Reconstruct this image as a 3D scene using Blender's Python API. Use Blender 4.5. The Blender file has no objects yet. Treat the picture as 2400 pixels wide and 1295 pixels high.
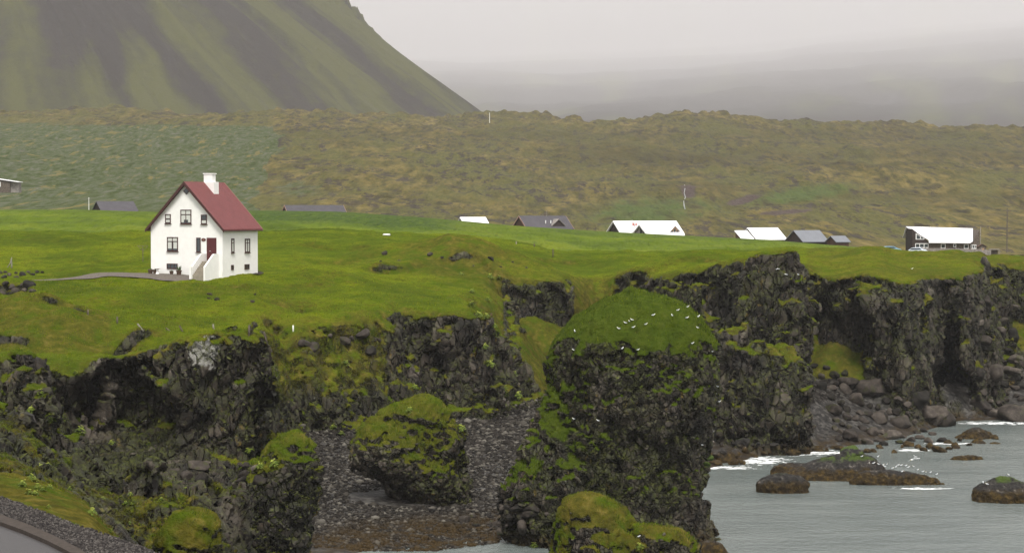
import bpy, bmesh, math, random
import numpy as np
from mathutils import Vector, Matrix, Euler

# ------------------------------------------------------------------ camera, world, sun, exposure
SC = bpy.context.scene
COL = SC.collection
F, CX, CY, CAMZ = 4500.0, 1200.0, 647.5, 24.0           # photo pixels, eye 24 m above the sea
TH = math.atan((CY - 500.0) / F)                         # the horizon lies at row 500
cam = bpy.data.objects.new('camera', bpy.data.cameras.new('camera'))
COL.objects.link(cam); SC.camera = cam
cam.location = (0, 0, CAMZ); cam.rotation_euler = (math.pi / 2 - TH, 0, 0)
cam.data.sensor_width = 36.0; cam.data.lens = 36.0 * F / 2400.0
cam.data.clip_start = 1.0; cam.data.clip_end = 90000.0
SC.render.engine = 'CYCLES'
SUN_EL, SUN_AZ = math.radians(58), math.radians(172)     # behind the camera
W = bpy.data.worlds.new("World"); SC.world = W; W.use_nodes = True
wn, wl = W.node_tree.nodes, W.node_tree.links
bg = wn['Background']
sky = wn.new('ShaderNodeTexSky'); sky.sky_type = 'NISHITA'; sky.sun_disc = False
sky.sun_elevation = SUN_EL; sky.sun_rotation = SUN_AZ; sky.dust_density = 4.0; sky.air_density = 1.0
hs = wn.new('ShaderNodeHueSaturation'); hs.inputs['Saturation'].default_value = 0.10   # a thick overcast is almost colourless
mx = wn.new('ShaderNodeMix'); mx.data_type = 'RGBA'; mx.inputs[0].default_value = 0.65
mx.inputs[7].default_value = (7.2, 7.05, 7.0, 1)                                       # even cloud deck
wl.new(sky.outputs[0], hs.inputs['Color']); wl.new(hs.outputs[0], mx.inputs[6]); wl.new(mx.outputs[2], bg.inputs['Color'])
bg.inputs['Strength'].default_value = 0.075
sun = bpy.data.objects.new('sun', bpy.data.lights.new('sun', 'SUN')); COL.objects.link(sun)
sun.data.energy = 1.5; sun.data.angle = math.radians(16); sun.data.color = (1.0, 0.96, 0.9)
sun.rotation_euler = (math.pi / 2 - SUN_EL, 0, math.pi - SUN_AZ)
sun.location = (0, -60, 120)
SC.view_settings.view_transform = 'Standard'; SC.view_settings.look = 'None'
SC.view_settings.exposure = 1.2; SC.view_settings.gamma = 1.0
cy = SC.cycles
cy.use_denoising = True; cy.max_bounces = 5; cy.diffuse_bounces = 2; cy.glossy_bounces = 2; cy.volume_bounces = 5
cy.transmission_bounces = 2; cy.caustics_reflective = False; cy.caustics_refractive = False
cy.sample_clamp_indirect = 4.0

# ------------------------------------------------------------------ helpers
def P(px, py, D):
    """world point seen at photo pixel (px, py), D metres ahead of the eye"""
    c = (px - CX) / F; t = (py - CY) / F
    yc = math.cos(TH) - t * math.sin(TH)
    return Vector((c * D / yc, D, CAMZ + D * (-math.sin(TH) - t * math.cos(TH)) / yc))
def zat(py, D):
    return CAMZ + D * (-math.sin(TH) - (py - CY) / F * math.cos(TH)) / (math.cos(TH) - (py - CY) / F * math.sin(TH))
def wx(px, D): return (px - CX) / F * D
def tag(o, label=None, cat=None, group=None, kind=None):
    if label: o['label'] = label
    if cat: o['category'] = cat
    if group: o['group'] = group
    if kind: o['kind'] = kind
    return o
def hash3(i, j, k, seed):
    h = (i.astype(np.int64) * 374761393 + j.astype(np.int64) * 668265263 + k.astype(np.int64) * 2147483647 + seed * 974711) & 0xffffffff
    h = ((h ^ (h >> 13)) * 1274126177) & 0xffffffff
    h = ((h ^ (h >> 16)) * 2246822519) & 0xffffffff
    h ^= h >> 15
    return (h & 0xffffff).astype(np.float32) / 16777216.0
def vnoise(x, y, z, seed=0):
    xi, yi, zi = np.floor(x), np.floor(y), np.floor(z)
    fx, fy, fz = x - xi, y - yi, z - zi
    fx = fx * fx * (3 - 2 * fx); fy = fy * fy * (3 - 2 * fy); fz = fz * fz * (3 - 2 * fz)
    xi, yi, zi = xi.astype(np.int64), yi.astype(np.int64), zi.astype(np.int64)
    def c(a, b, d): return hash3(xi + a, yi + b, zi + d, seed)
    l = lambda a, b, t: a + (b - a) * t
    v = l(l(l(c(0,0,0), c(1,0,0), fx), l(c(0,1,0), c(1,1,0), fx), fy),
          l(l(c(0,0,1), c(1,0,1), fx), l(c(0,1,1), c(1,1,1), fx), fy), fz)
    return (v * 2 - 1).astype(np.float32)
def fbm(x, y, z, octv=4, seed=0, gain=0.5):
    a, s, t = 1.0, 0.0, 0.0
    for o in range(octv):
        s = s + a * vnoise(x * 2 ** o + 17.3 * o, y * 2 ** o + 5.1 * o, z * 2 ** o + 9.7 * o, seed + o)
        t += a; a *= gain
    return s / t * 1.35
def cells(x, y, z, seed=0):
    """jittered cells: a random value per cell and the distance to the joint between the two nearest"""
    xi, yi, zi = np.floor(x).astype(np.int64), np.floor(y).astype(np.int64), np.floor(z).astype(np.int64)
    f1 = np.full(x.shape, 9., np.float32); f2 = f1.copy(); rv = np.zeros(x.shape, np.float32)
    for a in (-1, 0, 1):
        for b in (-1, 0, 1):
            for c in (-1, 0, 1):
                h = (hash3(xi + a, yi + b, zi + c, seed) * 16777216).astype(np.int64)
                jx, jy, jz = (h & 255) / 255., ((h >> 8) & 255) / 255., ((h >> 16) & 255) / 255.
                d = np.sqrt((xi + a + jx - x) ** 2 + (yi + b + jy - y) ** 2 + (zi + c + jz - z) ** 2).astype(np.float32)
                u = d < f1; f2 = np.where(u, f1, np.minimum(f2, d)); rv = np.where(u, ((h * 7919) & 1023) / 1023., rv); f1 = np.where(u, d, f1)
    return rv, f2 - f1
def sstep(a, b, x):
    t = np.clip((x - a) / (b - a), 0, 1); return t * t * (3 - 2 * t)
def smin(a, b, k):
    h = np.clip(0.5 + 0.5 * (b - a) / k, 0, 1); return b + (a - b) * h - k * h * (1 - h)
def smax(a, b, k): return -smin(-a, -b, k)

def surface_nets(S):
    """vertices in grid units and quads of the zero level of S (negative inside)"""
    ins = S < 0
    cnt = np.zeros([n - 1 for n in S.shape], np.uint8)
    sl = lambda o, n: slice(o, n - 1 + o)
    nx, ny, nz = S.shape
    for a in (0, 1):
        for b in (0, 1):
            for c in (0, 1): cnt += ins[sl(a, nx), sl(b, ny), sl(c, nz)]
    act = (cnt > 0) & (cnt < 8)
    I = np.full(act.shape, -1, np.int32); ai = np.nonzero(act); n = len(ai[0]); I[ai] = np.arange(n, dtype=np.int32)
    acc = np.zeros((n, 3), np.float32); num = np.zeros(n, np.float32)
    cs = [(a, b, c) for a in (0, 1) for b in (0, 1) for c in (0, 1)]
    val = {c: S[ai[0] + c[0], ai[1] + c[1], ai[2] + c[2]] for c in cs}
    for c in cs:
        for ax in range(3):
            if c[ax]: continue
            d = list(c); d[ax] = 1; d = tuple(d)
            va, vb = val[c], val[d]
            m = (va < 0) != (vb < 0)
            t = np.where(m, va / np.where(va == vb, 1, va - vb), 0)
            for q in range(3): acc[:, q] += m * (c[q] + (t if q == ax else 0))
            num += m
    V = acc / num[:, None] + np.stack(ai, 1).astype(np.float32)
    Q = []
    for ax in range(3):
        b, c = [(1, 2), (2, 0), (0, 1)][ax]
        lo = [slice(0, None)] * 3; hi = [slice(0, None)] * 3
        lo[ax] = slice(0, S.shape[ax] - 1); hi[ax] = slice(1, S.shape[ax])
        for q in (b, c): lo[q] = slice(1, S.shape[q] - 1); hi[q] = slice(1, S.shape[q] - 1)
        A, B = ins[tuple(lo)], ins[tuple(hi)]
        g = np.nonzero(A != B); sgn = A[g]
        g = list(g); g[b] = g[b] + 1; g[c] = g[c] + 1
        def cell(db, dc):
            h = list(g); h[b] = h[b] + db; h[c] = h[c] + dc; return I[tuple(h)]
        q = np.stack([cell(-1, -1), cell(0, -1), cell(0, 0), cell(-1, 0)], 1)
        q[~sgn] = q[~sgn][:, ::-1]
        Q.append(q)
    return V, np.concatenate(Q)

def drop_islands(V, Q, keep=400):
    """remove loose crumbs: connected pieces with few vertices"""
    lab = np.arange(len(V)); E = np.concatenate([Q[:, [0, 1]], Q[:, [1, 2]], Q[:, [2, 3]], Q[:, [3, 0]]])
    while True:
        m = np.minimum(lab[E[:, 0]], lab[E[:, 1]]); new = lab.copy()
        np.minimum.at(new, E[:, 0], m); np.minimum.at(new, E[:, 1], m)
        new = np.minimum(new, new[new]); new = new[new]
        if (new == lab).all(): break
        lab = new
    big = np.bincount(lab, minlength=len(V))[lab] > keep
    if not big.any(): big[:] = True
    Q = Q[big[Q].all(1)]; used = np.zeros(len(V), bool); used[Q] = True; re = np.cumsum(used) - 1
    return V[used], re[Q], used
def mesh_np(name, V, Q, smooth=True, attrs=None, mat=None):
    me = bpy.data.meshes.new(name); nq, k = Q.shape
    me.vertices.add(len(V)); me.vertices.foreach_set('co', V.astype(np.float32).ravel())
    me.loops.add(nq * k); me.loops.foreach_set('vertex_index', Q.astype(np.int32).ravel())
    me.polygons.add(nq); me.polygons.foreach_set('loop_start', np.arange(0, nq * k, k, dtype=np.int32))
    me.polygons.foreach_set('loop_total', np.full(nq, k, np.int32))
    me.polygons.foreach_set('use_smooth', np.full(nq, smooth))
    for an, av in (attrs or {}).items():
        at = me.attributes.new(an, 'FLOAT', 'POINT'); at.data.foreach_set('value', av.astype(np.float32).ravel())
    me.update(calc_edges=True)
    o = bpy.data.objects.new(name, me); COL.objects.link(o)
    if mat: me.materials.append(mat)
    return o
def vert_normals(V, Q):
    n = np.cross(V[Q[:, 2]] - V[Q[:, 0]], V[Q[:, 3]] - V[Q[:, 1]])
    out = np.zeros_like(V)
    for q in range(3):
        s = np.zeros(len(V))
        for k in range(4): s += np.bincount(Q[:, k], n[:, q], len(V))
        out[:, q] = s
    return out / np.maximum(np.linalg.norm(out, axis=1, keepdims=True), 1e-9)
def subdiv(o, lv=1):
    m = o.modifiers.new('subdivision', 'SUBSURF'); m.subdivision_type = 'SIMPLE'; m.levels = 0; m.render_levels = lv
    return m

# node building: G(tree).n('TexNoise', {'Scale': 3}) -> node; sockets are passed straight in as values
class G:
    def __init__(s, name, rough=0.9, spec=0.2):
        s.m = bpy.data.materials.new(name); s.m.use_nodes = True
        s.t = s.m.node_tree; s.b = s.t.nodes['Principled BSDF']; s.out = s.t.nodes['Material Output']
        s.b.inputs['Roughness'].default_value = rough; s.b.inputs['Specular IOR Level'].default_value = spec
    def n(s, typ, ins=None, **pr):
        nd = s.t.nodes.new('ShaderNode' + typ)
        for k, v in pr.items(): setattr(nd, k, v)
        for k, v in (ins or {}).items(): s.put(nd.inputs[k], v)
        return nd
    def put(s, sock, v):
        if isinstance(v, bpy.types.NodeSocket): s.t.links.new(v, sock)
        elif isinstance(v, bpy.types.Node): s.t.links.new(v.outputs[0], sock)
        else: sock.default_value = v
    def attr(s, a): return s.n('Attribute', attribute_name=a).outputs['Fac']
    def pos(s): return s.n('NewGeometry').outputs['Position']
    def math(s, op, a, b=0.0, c=0.0, clamp=False):
        nd = s.n('Math', operation=op, use_clamp=clamp); s.put(nd.inputs[0], a); s.put(nd.inputs[1], b); s.put(nd.inputs[2], c); return nd.outputs[0]
    def map(s, v, a, b, c=0.0, d=1.0):
        return s.n('MapRange', {0: v, 1: a, 2: b, 3: c, 4: d}, interpolation_type='SMOOTHSTEP').outputs[0]
    def scale(s, vec, xyz):
        return s.n('Vec' + 'torMath' if 0 else 'VectorMath', {0: vec, 1: xyz}, operation='MULTIPLY').outputs[0]
    def noise(s, sc, det=4, vec=None, rough=0.6, dist=0.0, col=False):
        nd = s.n('TexNoise', {'Vector': vec or s.p, 'Scale': sc, 'Detail': det, 'Roughness': rough, 'Distortion': dist})
        return nd.outputs[1 if col else 0]
    def vor(s, sc, vec=None, feature='F1', out=0, rnd=1.0):
        nd = s.n('TexVoronoi', {'Vector': vec or s.p, 'Scale': sc, 'Randomness': rnd}, feature=feature); return nd.outputs[out]
    def mix(s, f, a, b):
        nd = s.n('Mix', data_type='RGBA'); s.put(nd.inputs[0], f)
        s.put(nd.inputs[6], a if isinstance(a, (bpy.types.NodeSocket,)) else (*a, 1)); s.put(nd.inputs[7], b if isinstance(b, (bpy.types.NodeSocket,)) else (*b, 1))
        return nd.outputs[2]
    def ramp(s, f, stops):
        nd = s.n('ValToRGB', {0: f}); e = nd.color_ramp.elements
        while len(e) < len(stops): e.new(0.5)
        for el, (p, c) in zip(e, stops): el.position = p; el.color = (*c, 1)
        return nd.outputs[0]
    def sepz(s, v): return s.n('SeparateXYZ', {0: v}).outputs[2]
    def disp(s, h, scale=1.0, mid=0.0, method='BOTH'):
        d = s.n('Displacement', {'Height': h, 'Midlevel': mid, 'Scale': scale}); s.t.links.new(d.outputs[0], s.out.inputs['Displacement'])
        s.m.displacement_method = method
    def bump(s, h, strength=0.5, dist=0.1):
        b = s.n('Bump', {'Height': h, 'Strength': strength, 'Distance': dist}); s.t.links.new(b.outputs[0], s.b.inputs['Normal'])
    def color(s, c): s.put(s.b.inputs['Base Color'], c if isinstance(c, bpy.types.NodeSocket) else (*c, 1)); return s.m
# ------------------------------------------------------------------ materials of the ground
def terrain_mat(name, block=1.0, amp=0.30, lush=0.0, tall=1.0, dark=1.0):
    g = G(name, 0.85, 0.25); g.p = g.pos()
    turf_a, beach_a = g.attr('turf'), g.attr('beach')
    nrm = g.n('NewGeometry').outputs['Normal']; nz = g.sepz(nrm)
    wob = g.noise(0.9, 3, col=True)
    wp = g.n('VectorMath', {0: wob, 1: (0.5, 0.5, 0.6)}, operation='MULTIPLY_ADD'); g.put(wp.inputs[2], g.p); wp = wp.outputs[0]
    sp = g.scale(wp, (1, 1, 1 / tall))
    nA = g.noise(0.45, 6); nB = g.noise(2.2, 5); nC = g.noise(7.0, 4)
    turf = g.map(g.math('ADD', turf_a, g.math('ADD', g.math('MULTIPLY', g.math('SUBTRACT', nB, 0.5), 0.6), g.math('MULTIPLY', g.math('SUBTRACT', nC, 0.5), 0.6))), 0.36, 0.66)
    # blocks and joints
    v1 = g.n('TexVoronoi', {'Vector': sp, 'Scale': 1.15 / block}); e1 = g.vor(1.15 / block, sp, 'DISTANCE_TO_EDGE')
    v2 = g.n('TexVoronoi', {'Vector': sp, 'Scale': 2.9 / block}); e2 = g.vor(2.9 / block, sp, 'DISTANCE_TO_EDGE')
    c1 = g.n('SeparateColor', {0: v1.outputs[1]}).outputs[0]; c2 = g.n('SeparateColor', {0: v2.outputs[1]}).outputs[0]
    joint = g.math('MULTIPLY', g.map(e1, 0.0, 0.07), g.map(e2, 0.0, 0.10))
    h = g.math('ADD', g.math('MULTIPLY', c1, 0.62), g.math('MULTIPLY', c2, 0.24))
    def tilt(v, k):      # every block gets a plane of its own
        a = g.n('VectorMath', {0: sp, 1: v.outputs[2]}, operation='SUBTRACT').outputs[0]; b = g.n('VectorMath', {0: v.outputs[1], 1: (.5, .5, .5)}, operation='SUBTRACT').outputs[0]
        return g.math('MULTIPLY', g.n('VectorMath', {0: a, 1: b}, operation='DOT_PRODUCT').outputs[1], k)
    h = g.math('ADD', h, g.math('ADD', tilt(v1, 1.5 / block), tilt(v2, 1.0 / block)))
    h = g.math('ADD', h, g.math('MULTIPLY', joint, 0.42))
    h = g.math('ADD', h, g.math('MULTIPLY', nC, 0.16))
    hr = g.math('MULTIPLY', g.math('SUBTRACT', h, 0.8), amp * 1.5)
    tuft = g.math('ADD', g.math('MULTIPLY', g.noise(3.2, 4, g.scale(g.p, (1, 1, 1))), 0.20), g.math('MULTIPLY', g.noise(0.7, 2), 0.30))
    hg = g.math('SUBTRACT', tuft, 0.22)
    soft = g.math('MAXIMUM', turf, beach_a)
    H = g.n('Mix', {0: soft}, data_type='FLOAT'); g.put(H.inputs[2], hr); g.put(H.inputs[3], g.math('MULTIPLY', hg, g.math('MULTIPLY_ADD', beach_a, -0.7, 1.0)))
    g.disp(H.outputs[0])
    # rock colour
    rk = g.ramp(g.math('ADD', g.math('MULTIPLY', nA, 0.62), g.math('ADD', g.math('MULTIPLY', c2, 0.16), g.math('MULTIPLY', c1, 0.22))),
                [(0.30, (0.005, 0.004, 0.003)), (0.46, (0.014, 0.011, 0.008)), (0.58, (0.038, 0.030, 0.022)), (0.70, (0.125, 0.105, 0.085))])
    rk = g.mix(g.math('MULTIPLY', g.map(nB, 0.52, 0.70), 0.5), rk, (0.075, 0.048, 0.026))
    rk = g.mix(g.math('MULTIPLY', g.math('SUBTRACT', 1.0, joint), 0.55), rk, (0.012, 0.011, 0.010))     # wet dark joints
    rk = g.mix(g.math('MULTIPLY', g.map(g.noise(0.14, 4), 0.50, 0.66), 0.42), rk, g.ramp(c1, [(0.1, (0.036, 0.028, 0.021)), (0.9, (0.130, 0.106, 0.084))]))
    rk = g.mix(g.math('MULTIPLY', g.map(g.noise(0.11, 3, g.scale(g.p, (1.3, 1, .8))), 0.50, 0.64), 0.55), rk, (0.010, 0.009, 0.007))
    # lichen, white on the upper faces and ochre here and there
    li = g.math('MULTIPLY', g.map(g.noise(5.0, 5, rough=0.75), 0.58, 0.66), g.map(g.noise(0.33, 3), 0.52, 0.62))
    rk = g.mix(g.math('MULTIPLY', li, 0.75), rk, (0.27, 0.26, 0.24))
    ol = g.math('MULTIPLY', g.map(g.noise(1.3, 5, g.scale(g.p, (1, 1, .6))), 0.60, 0.67), g.map(g.noise(0.21, 3), 0.50, 0.60))
    rk = g.mix(g.math('MULTIPLY', ol, 0.7), rk, (0.20, 0.14, 0.03))
    rk = g.mix(g.math('MULTIPLY', g.map(g.math('ADD', g.attr('stain'), g.math('MULTIPLY', g.math('SUBTRACT', nB, .5), 1.6)), .45, .75), .8), rk, (.42, .41, .38))
    # moss on ledges and seams
    mo = g.map(g.math('ADD', nz, g.math('ADD', g.math('MULTIPLY', g.noise(0.42, 4, rough=0.6), 1.5), g.math('MULTIPLY', g.noise(2.6, 4), 0.6))), 1.24 - lush, 1.56 - lush)
    mo = g.math('MULTIPLY', mo, g.map(g.noise(0.16, 3), 0.30, 0.55))
    mcol = g.ramp(g.noise(1.9, 4), [(0.36, (0.013, 0.014, 0.003)), (0.52, (0.027, 0.031, 0.004)), (0.68, (0.066, 0.076, 0.006))])
    rk = g.mix(mo, rk, mcol)
    # turf colour
    t1 = g.ramp(g.math('ADD', g.math('MULTIPLY', g.noise(0.07, 4), .5), g.math('MULTIPLY', g.noise(0.30, 6, rough=.72), .5)), [(0.36, (0.030, 0.055, 0.002)), (0.48, (0.085, 0.128, 0.002)), (0.60, (0.172, 0.205, 0.003))])
    t1 = g.mix(g.math('MULTIPLY', g.map(nB, 0.45, 0.68), 0.55), t1, (0.058, 0.085, 0.004))
    t1 = g.mix(g.math('MULTIPLY', g.map(g.noise(5.5, 4), 0.5, 0.75), 0.4), t1, (0.16, 0.165, 0.018))
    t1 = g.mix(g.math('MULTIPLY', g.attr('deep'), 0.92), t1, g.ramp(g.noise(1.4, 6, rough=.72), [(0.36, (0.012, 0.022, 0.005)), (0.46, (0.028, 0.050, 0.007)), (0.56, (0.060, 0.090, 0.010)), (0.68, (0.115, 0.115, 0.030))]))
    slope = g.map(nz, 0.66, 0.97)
    t1 = g.mix(g.math('MULTIPLY', g.map(nz, 0.99, 0.90), 0.75), t1, (0.036, 0.054, 0.004))  # steeper turf is darker olive, which also paints in shading for the hummocks
    drygr = g.ramp(g.noise(1.3, 5), [(0.35, (0.040, 0.034, 0.008)), (0.55, (0.085, 0.068, 0.012)), (0.72, (0.165, 0.120, 0.034))])
    dm = g.math('MULTIPLY', g.math('MAXIMUM', g.math('MULTIPLY', g.math('SUBTRACT', 1.0, slope), g.math('MULTIPLY_ADD', g.attr('deep'), -.9, 1.0)), g.attr('dry')), g.map(g.noise(0.6, 4), 0.32, 0.56))
    t1 = g.mix(g.math('MULTIPLY', dm, 0.85), t1, drygr)
    # shore
    bv = g.n('TexVoronoi', {'Vector': g.p, 'Scale': 3.2}); bc = g.n('SeparateColor', {0: bv.outputs[1]}).outputs[0]
    bcol = g.ramp(bc, [(0.1, (0.010, 0.009, 0.008)), (0.6, (0.028, 0.025, 0.022)), (0.95, (0.07, 0.065, 0.058))])
    kelp = g.math('MULTIPLY', g.map(g.sepz(g.p), 1.15, 0.35), g.map(g.noise(0.9, 5), 0.36, 0.56))
    bcol = g.mix(kelp, bcol, g.ramp(g.noise(3, 4), [(0.35, (0.012, 0.007, 0.003)), (0.7, (0.045, 0.028, 0.007))]))
    tide = g.map(g.sepz(g.p), 1.3, 0.5)
    rk = g.mix(g.math('MULTIPLY', tide, g.map(nB, 0.35, 0.6)), rk, g.ramp(nC, [(0.35, (0.018, 0.012, 0.005)), (0.7, (0.070, 0.045, 0.012))]))
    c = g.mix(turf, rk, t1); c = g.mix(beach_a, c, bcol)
    g.put(g.b.inputs['Specular IOR Level'], g.math('MULTIPLY_ADD', turf, -0.27, 0.28))
    g.put(g.b.inputs['Roughness'], g.n('Mix', {0: turf, 2: 0.62, 3: 0.95}, data_type='FLOAT').outputs[0])
    return g.color(c)
M = {}
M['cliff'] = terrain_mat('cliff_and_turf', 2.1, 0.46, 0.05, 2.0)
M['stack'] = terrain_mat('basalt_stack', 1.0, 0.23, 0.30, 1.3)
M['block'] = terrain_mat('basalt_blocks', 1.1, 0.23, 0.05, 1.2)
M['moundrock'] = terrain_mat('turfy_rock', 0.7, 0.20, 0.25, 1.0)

# ------------------------------------------------------------------ the land as tables: photo column x distance
class Table:
    """smooth surface from rows {distance: heights by column}; heights as photo rows (py) or metres"""
    def __init__(s, cols, rows, as_z=False, sm=3):
        Ds = sorted(rows); s.l0, s.l1 = math.log(Ds[0]), math.log(Ds[-1]); s.nl = 420; s.nc = 260
        s.c0, s.c1 = cols[0], cols[-1]
        A = np.array([[(v if as_z else zat(v, D)) for v in rows[D]] for D in Ds], float)
        cf = np.linspace(s.c0, s.c1, s.nc); A = np.array([np.interp(cf, cols, r) for r in A])
        lf = np.linspace(s.l0, s.l1, s.nl); lD = np.log(Ds)
        A = np.array([np.interp(lf, lD, A[:, k]) for k in range(s.nc)]).T
        for _ in range(sm):
            for ax, w in ((0, 3), (1, 2)):
                for _2 in range(w):
                    Pd = np.pad(A, [(1, 1) if a == ax else (0, 0) for a in (0, 1)], mode='reflect', reflect_type='odd')
                    sl = lambda o: tuple(slice(o, o + A.shape[a]) if a == ax else slice(None) for a in (0, 1))
                    A = 0.25 * Pd[sl(0)] + 0.5 * Pd[sl(1)] + 0.25 * Pd[sl(2)]
        s.A = A
    def __call__(s, px, D):
        i = np.clip((np.log(D) - s.l0) / (s.l1 - s.l0), 0, 0.99999) * (s.nl - 1); j = np.clip((px - s.c0) / (s.c1 - s.c0), 0, 0.99999) * (s.nc - 1)
        i0, j0 = i.astype(int), j.astype(int); fi, fj = i - i0, j - j0; A = s.A
        return (A[i0, j0] * (1 - fi) + A[i0 + 1, j0] * fi) * (1 - fj) + (A[i0, j0 + 1] * (1 - fi) + A[i0 + 1, j0 + 1] * fi) * fj
TC = [-400, 0, 200, 400, 600, 800, 1000, 1200, 1400, 1600, 1800, 2000, 2200, 2400, 2800]
T_ROWS = {
 55: [1300]*15,
 130: [930,930,940,900,880,880,900,860,860,860,860,860,860,860,860],
 150: [840,848,852,800,790,815,835,800,800,760,740,800,800,800,800],
 165: [780,790,795,775,782,790,805,790,780,730,690,760,760,760,760],
 180: [712,715,735,745,752,772,765,745,740,690,650,700,710,720,720],
 190: [680,690,700,700,705,722,735,725,708,668,618,675,690,690,690],
 200: [660,665,672,668,672,688,716,708,690,645,592,658,668,670,670],
 208: [648,650,650,643,643,662,694,690,685,637,588,650,658,660,660],
 216: [640,643,642,640,640,645,675,678,680,634,588,645,652,655,655],
 230: [622,628,622,618,615,622,628,657,672,632,598,638,650,645,645],
 240: [612,615,612,605,598,600,575,612,655,624,600,622,620,625,625],
 250: [600,602,600,592,583,588,557,596,638,617,598,608,601,612,620],
 280: [560,562,562,556,548,548,555,578,602,600,592,590,600,606,612],
 310: [515,513,513,512,516,520,530,552,570,572,574,584,600,605,610],
 330: [492,490,490,497,492,495,509,528,541,552,562,578,602,605,607],
 350: [493,492,492,499,493,496,510,528,541,551,561,578,597,603,607],
 380: [515,515,515,518,522,528,536,546,556,560,568,584,597,603,608],
 420: [528,528,528,530,534,540,548,560,568,570,578,590,602,606,608],
 500: [478,482,484,488,492,502,518,535,548,556,566,580,596,603,608],
 600: [428,430,432,434,438,450,468,486,505,500,515,532,545,550,555],
 700: [372,374,374,374,380,394,410,428,442,440,450,470,482,485,488],
 800: [327,328,326,326,333,344,356,374,386,400,408,405,404,403,404],
 850: [310,309,306,307,310,316,330,346,362,386,402,400,397,396,396],
 900: [300,298,296,296,298,303,316,325,338,356,375,372,372,374,376],
 1000:[286,284,281,282,284,288,297,300,302,306,322,330,335,342,350],
 1080:[276,274,271,273,275,278,276,277,284,273,290,297,303,312,322],
 1150:[290,288,284,284,286,290,286,290,300,300,310,318,326,336,346],
 1400:[285,285,285,285,285,285,292,300,310,316,326,334,342,352,362]}
FARX = lambda D: D if D <= 500 else 500 + (D - 500) * 1.7     # the heath runs back about a mile
TT = Table(TC, {FARX(D): r for D, r in T_ROWS.items()})
MOUNDS = [  # px, D, height, x radius, y radius: hummocks and hollows of the field
 (150,163,1.3,4.5,5), (30,166,0.8,3.5,4), (330,158,-0.9,4,2.5), (540,194,0.5,5,3), (440,192,0.3,4,3), (300,188,0.5,5,3), (700,190,-0.6,2.6,1.5),
 (840,178,-1.1,3.0,1.5), (905,184,-1.0,2.2,1.6), (900,240,0.5,4,4), (1130,238,0.5,5,4), (1240,236,0.4,4,4), (640,172,0.4,2,3),
 (50,172,1.0,6,6), (500,187,.3,6,4), (590,186,.3,3,3), (1100,241,.7,7,5), (330,172,.5,5,3), (1500,236,.5,5,4), (1870,199,0.9,2.2,2.6), (2060,252,0.5,4,3), (2250,256,0.4,4,3), (750,212,0.4,6,3), (1450,260,0.6,8,6), (1650,240,0.7,7,6)]
LEDGES = [  # px from, px to, D, height, slant: short banks and eroded edges that face the sea
 (600,750,191,.7,-2),(765,935,182,1.3,2),(225,410,161,1.0,3),(-40,85,193,1.3,0),(50,250,169,.9,-2),(455,640,196,.8,1),(835,1010,229,1.2,2),(990,1230,232,1.1,-3),
 (1140,1330,243,.7,-4),(1540,1720,233,.7,3),(1940,2160,243,.8,0),(-200,330,240,.35,0),(610,1000,252,.6,4),(1230,1420,256,.6,0),(-100,130,158,.9,1),(640,800,205,.5,3),(1300,1560,262,.5,2),(300,470,176,.6,-2),(1650,1850,262,.6,-2),(700,860,235,.6,0)]
def Theight(x, y):
    px = x / y * F + CX
    z = TT(px, y)
    for mp, mD, h, rx, ry in MOUNDS: z = z + 2.0 * h * np.exp(-((x - wx(mp, mD)) / rx) ** 2 - ((y - mD) / ry) ** 2)
    near = sstep(340, 300, y)
    for a_, b_, D_, h_, sl_ in LEDGES:
        t_ = (px - a_) / (b_ - a_); w_ = sstep(0, .3, t_) * sstep(1, .7, t_)
        d_ = y - (D_ + sl_ * (t_ - .5) + 1.6 * np.sin(t_ * 5 + D_) + .8 * np.sin(x * .9 + D_)); z = z + h_ * .62 * w_ * np.tanh(d_ / .5) * np.exp(-np.abs(d_) / 5.0)
    z = z + near * sstep(5, 9, z) * (0.62 * fbm(x / 7, y / 9, 0 * x, 3, 5) + 0.18 * fbm(x / 1.6, y / 1.6, 0 * x, 2, 9))
    # the lawn round the house is level
    flat = np.exp(-(((x - wx(470, 211)) / 9.0) ** 4 + ((y - 213) / 9.0) ** 4)); z = z * (1 - flat) + zat(641, 210) * flat
    far = sstep(430, 700, y)
    lum = fbm(x / 75, y / 120, 0 * x, 5, 31, 0.55)
    z = z + far * (7 * lum + 3.6 * np.abs(fbm(x / 22, y / 70, 0 * x, 3, 41)) * sstep(600, 1000, y) + 1.8 * np.maximum(fbm(x / 7, y / 30, 0 * x, 3, 43), -.2))
    return z
BC = [-400,0,100,200,300,400,500,600,700,800,1000,1200,1300,1500,1650,1800,1950,2100,2250,2400,2800]
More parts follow.
